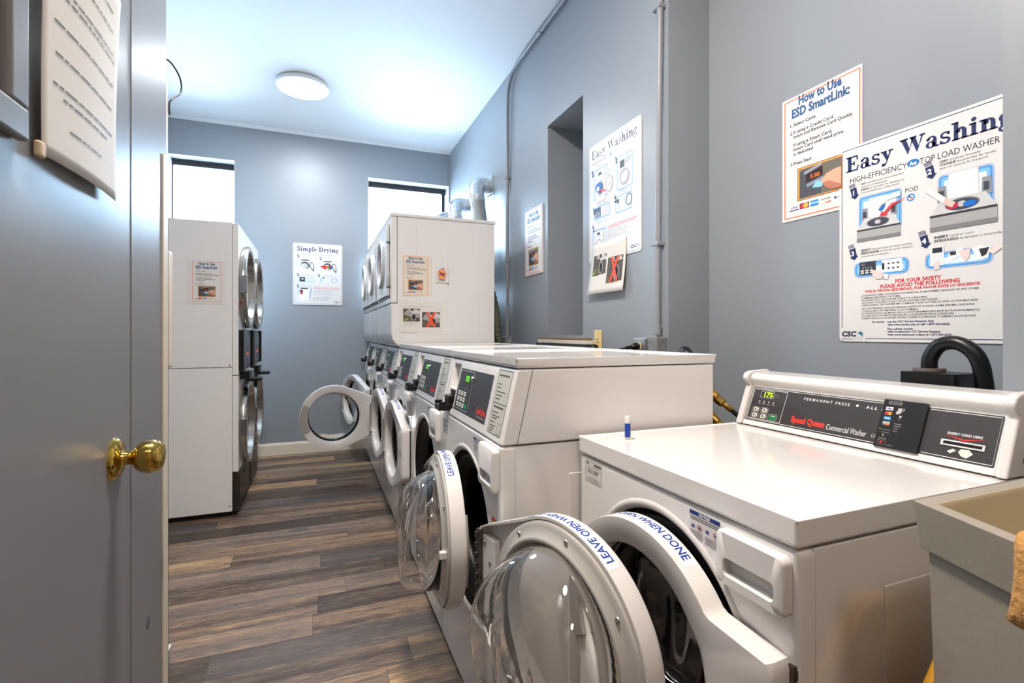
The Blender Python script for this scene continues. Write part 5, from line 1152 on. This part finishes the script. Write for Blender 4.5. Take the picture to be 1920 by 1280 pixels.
# ------------------------------------------------------------------ utility tub, towel, folded floor sign
TA = Vector((.729, .414)); TB = Vector((.529, -.10)); TC = Vector((1.385, -.10)); TD = Vector((1.385, .414)); TZ = .993
tub = thing('utility_tub', 'stone grey plastic utility tub at the right edge beside the nearest washer', 'utility sink', (.95, .15, 0))
ctr2 = Vector((1.0, .15)); o2 = Vector((.95, .15))
def quad(ins):
    out = []
    Q = [TA, TB, TC, TD]
    for i in range(4):
        p, a, b = Q[i], Q[i-1], Q[(i+1) % 4]; e1 = (p-a).normalized(); e2 = (b-p).normalized()
        n1 = Vector((-e1.y, e1.x)); n2 = Vector((-e2.y, e2.x))
        m_ = (n1+n2); m_ = m_/(1+n1.dot(n2)); out.append(p+m_*ins-o2)
    return out
bm = NB(); lev = [(.0, TZ), (.006, TZ-.060), (.013, TZ-.061), (.022, TZ-.42), (.022, TZ-.421)]
R_ = [[bm.verts.new((p.x, p.y, z)) for p in quad(i)] for i, z in lev]
inn = [(.020, TZ), (.024, TZ-.008), (.075, TZ-.36)]
I_ = [[bm.verts.new((p.x, p.y, z)) for p in quad(i)] for i, z in inn]
for A, B in list(zip(R_, R_[1:]))+[(R_[0], I_[0])]+list(zip(I_, I_[1:])):
    for k in range(4): bm.faces.new([A[k], A[(k+1) % 4], B[(k+1) % 4], B[k]])
f = bm.faces.new(I_[-1]); f2 = bm.faces.new(R_[-1])
for fc in bm.faces:
    if all(v in sum(I_, []) for v in fc.verts): fc.material_index = 1
obj('tub_basin', bm, [M_TUB, M_TUBIN], tub, bevel=.006, angle=30)
for p in quad(.075):
    bm = NB(); add_lathe(bm, [(1e-5, 0), (.016, 0), (.022, TZ-.40)], (p.x, p.y, 0), (0, 0, 1), 16); obj('leg', bm, M_TUB, tub)
# towel over the front rim
dirv = (TB-TA).normalized(); outn = Vector((dirv.y, -dirv.x))
if outn.x > 0: outn = -outn
tw = NB(); G = []
prof = [(-.055, -.10), (-.050, -.03), (-.040, .004), (-.018, .013), (.004, .012), (.015, .0), (.017, -.03), (.022, -.06), (.024, -.085), (.020, -.100), (.010, -.104), (.006, -.092), (.006, -.06), (.003, -.012)]
NS = 34
for i in range(NS+1):
    sd_ = .142+i*.0085; row = []
    for j, (a, z) in enumerate(prof):
        e = min(1, i/3); w = .0035*math.sin(i*1.3+j*.9)+.003*math.sin(i*2.3+j*2.1); dn = (.010*math.sin(i*.45+.6)+.006*(i/NS)) if j in (7, 8, 9, 10, 11) else 0
        aa = a*(.75+.25*e)+(w if 5 <= j <= 10 else 0)
        p = TA+dirv*(sd_+.006*math.sin(j*1.1))+outn*aa
        row.append(tw.verts.new((p.x, p.y, TZ+(z-dn)*(.72 if z < 0 else 1)+.002)))
    G.append(row)
for i in range(NS):
    for j in range(len(prof)-1): tw.faces.new([G[i][j], G[i][j+1], G[i+1][j+1], G[i+1][j]])
two = obj('towel', tw, M_TOWEL, angle=180); sd = two.modifiers.new('s', 'SOLIDIFY'); sd.thickness = .006; sd.offset = 0; ss = two.modifiers.new('ss', 'SUBSURF'); ss.levels = 2; ss.render_levels = 2
tag(two, 'tan terry towel hanging over the front rim of the utility tub', 'towel')
# folded yellow floor sign in the gap
fs_ = thing('floor_sign', 'yellow folded floor sign leaning in the gap between nearest washer and tub', 'floor sign', (1.00, .480, -.02), 0)
for k, (yy, nm) in enumerate(((-.016, 'front_panel'), (.004, 'back_panel'))):
    bm = NB(); A = [(-.165, .60), (-.05, .735), (.02, .735), (.19, .022), (-.165+.02, .022)]
    add_prism(bm, [(p[0]-.0, p[1]) for p in A], yy, yy+.014, 'y'); pn = obj(nm, bm, M_YELLOW, fs_, bevel=.003)
    if k == 0:
        bm = NB(); dx, dz = .115, .135
        for q in range(3):
            t0 = .24+q*.2; x, z = -.165+dx*t0+.016, .60+dz*t0-.018; add_prism(bm, [(x, z), (x+.018, z+.021), (x+.028, z+.012), (x+.010, z-.009)], yy-.0006, yy+.0002, 'y')
        obj('grip_slots', bm, mat('dark_slot', (.20, .12, .02), .6), pn, smooth=False)
